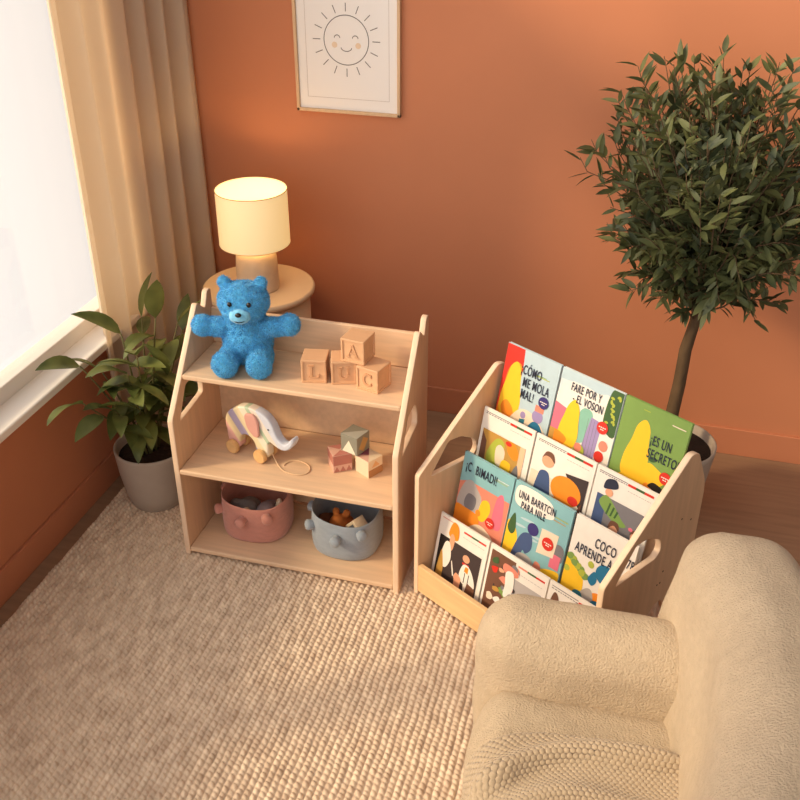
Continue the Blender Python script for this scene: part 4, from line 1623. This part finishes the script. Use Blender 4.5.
# ---------------------------------------------------------------- knitted throw
def build_throw():
    st = .0024
    Ls, Lt = .78, .40                     # s: over the front edge then across the seat; t: towards the camera
    ns, nt_ = int(Ls / st), int(Lt / st)
    sx0 = 1.232
    ztop, rr = .44, .09
    verts = np.empty((ns * nt_, 3))
    S = np.linspace(0, Ls, ns)
    Tt = np.linspace(0, Lt, nt_)
    hang = .20
    for i, s in enumerate(S):
        # profile in x-z : vertical hang, quarter round, then flat top
        if s < hang:
            px_, pz_ = 0, ztop - rr - (hang - s)
            nx_, nz_ = -1, 0
        elif s < hang + rr * PI / 2:
            a = (s - hang) / rr
            px_, pz_ = rr - rr * math.cos(a), ztop - rr + rr * math.sin(a)
            nx_, nz_ = -math.cos(a), math.sin(a)
        else:
            px_, pz_ = rr + (s - hang - rr * PI / 2), ztop
            nx_, nz_ = 0, 1
        for j, t_ in enumerate(Tt):
            xx = sx0 + px_
            # far border curves towards the front edge
            bord = -.84 - .9 * max(0, 1.55 - xx) ** 2 - .012 * math.sin(s * 11)
            yy2 = bord - t_
            bow = 1.7 * max(0, -(yy2 + .86)) ** 2
            x_ = xx + bow * max(0, min(1, (1.5 - xx) / .3))
            z_ = pz_
            # folds
            d1 = (t_ - (.115 - .26 * (s - .28)))
            fold = .030 * math.exp(-(d1 / .028) ** 2) * (1 / (1 + math.exp(-(s - .22) * 40)))
            d2 = (t_ - (.20 - .10 * (s - .3)))
            fold += .024 * math.exp(-(d2 / .03) ** 2) * (1 / (1 + math.exp(-(s - .30) * 40)))
            fold += .004 * math.sin(s * 23 + t_ * 17)
            u_, v_ = (s + t_ * .6) / .0125, (t_ - s * .25) / .0115
            cu, cv = math.floor(u_), math.floor(v_)
            fu, fv = u_ - cu - .5, (v_ + .5 * (cu % 2)) % 1 - .5
            kn = math.sqrt(max(0, 1 - (abs(fu) * 1.9) ** 2)) * math.sqrt(max(0, 1 - (abs(fv) * 1.9) ** 2))
            o_ = .008 + fold + .0065 * kn
            if t_ < .012:
                o_ -= .012 * (1 - t_ / .012)
            verts[i * nt_ + j] = (x_ + nx_ * o_, yy2, z_ + nz_ * o_)
    idx = np.arange(ns * nt_).reshape(ns, nt_)
    q = np.stack([idx[:-1, :-1], idx[:-1, 1:], idx[1:, 1:], idx[1:, :-1]], -1).reshape(-1, 4)[:, ::-1].copy()
    me = bpy.data.meshes.new('knitted_throw')
    verts -= np.array([1.45, -1.1, .44])
    me.vertices.add(len(verts))
    me.vertices.foreach_set('co', verts.ravel())
    me.loops.add(q.size)
    me.loops.foreach_set('vertex_index', q.ravel())
    me.polygons.add(len(q))
    me.polygons.foreach_set('loop_start', np.arange(0, q.size, 4))
    me.polygons.foreach_set('loop_total', np.full(len(q), 4))
    me.polygons.foreach_set('use_smooth', np.ones(len(q), bool))
    me.update()
    me.materials.append(M['throw'])
    o = bpy.data.objects.new('knitted_throw', me)
    o.location = (1.45, -1.1, .44)
    link(o)
    md = o.modifiers.new('thick', 'SOLIDIFY')
    md.thickness = .008
    md.offset = -1
    tag(o, 'chunky beige knitted throw lying in a fold over the armchair seat', 'blanket')


build_throw()

# ---------------------------------------------------------------- light
bl = bpy.data.lights.new('bulb_light', 'POINT')
bl.energy = 1.8
bl.color = (1, .66, .30)
bl.shadow_soft_size = .03
bo = bpy.data.objects.new('bulb_light', bl)
link(bo)
bo.location = (-.042, .905, .651 + .345)
sun = bpy.data.lights.new('sun', 'SUN')
sun.energy = 3.3
sun.color = (1.0, .78, .48)
sun.angle = math.radians(8)
so = bpy.data.objects.new('sun', sun)
link(so)
so.rotation_euler = Vector((1.5, .86, -1.0)).to_track_quat('-Z', 'Y').to_euler()
so.location = (-3, -2, 3)

wd = bpy.data.worlds.new('world')
sc.world = wd
wd.use_nodes = True
bg = wd.node_tree.nodes['Background']
nt = wd.node_tree
tc = nt.nodes.new('ShaderNodeTexCoord')
sp = nt.nodes.new('ShaderNodeSeparateXYZ')
nt.links.new(tc.outputs['Generated'], sp.inputs[0])
rp = nt.nodes.new('ShaderNodeMapRange')       # brighter sky on the window side
rp.inputs['From Min'].default_value = -1
rp.inputs['From Max'].default_value = 1
rp.inputs['To Min'].default_value = 1
rp.inputs['To Max'].default_value = 0
mm = nt.nodes.new('ShaderNodeMath')
mm.operation = 'MULTIPLY_ADD'
mm.inputs[1].default_value = 1.0
nt.links.new(sp.outputs['X'], mm.inputs[0])
m3 = nt.nodes.new('ShaderNodeMath')
m3.operation = 'MULTIPLY'
m3.inputs[1].default_value = .6
nt.links.new(sp.outputs['Y'], m3.inputs[0])
m4 = nt.nodes.new('ShaderNodeMath')
m4.operation = 'MULTIPLY_ADD'
m4.inputs[1].default_value = .1
nt.links.new(sp.outputs['Z'], m4.inputs[0])
nt.links.new(m3.outputs[0], m4.inputs[2])
nt.links.new(m4.outputs[0], mm.inputs[2])
nt.links.new(mm.outputs[0], rp.inputs['Value'])
pw = nt.nodes.new('ShaderNodeMath')
pw.operation = 'POWER'
pw.inputs[1].default_value = 1.6
nt.links.new(rp.outputs[0], pw.inputs[0])
mk = nt.nodes.new('ShaderNodeMath')
mk.operation = 'MULTIPLY'
mk.inputs[1].default_value = 2.75
nt.links.new(pw.outputs[0], mk.inputs[0])
nt.links.new(mk.outputs[0], bg.inputs[1])
bg.inputs[0].default_value = (1.0, .92, .85, 1)

vs = sc.view_settings
vs.view_transform = 'Standard'
vs.look = 'None'
vs.gamma = 1
vs.use_curve_mapping = False
vs.exposure = -.12
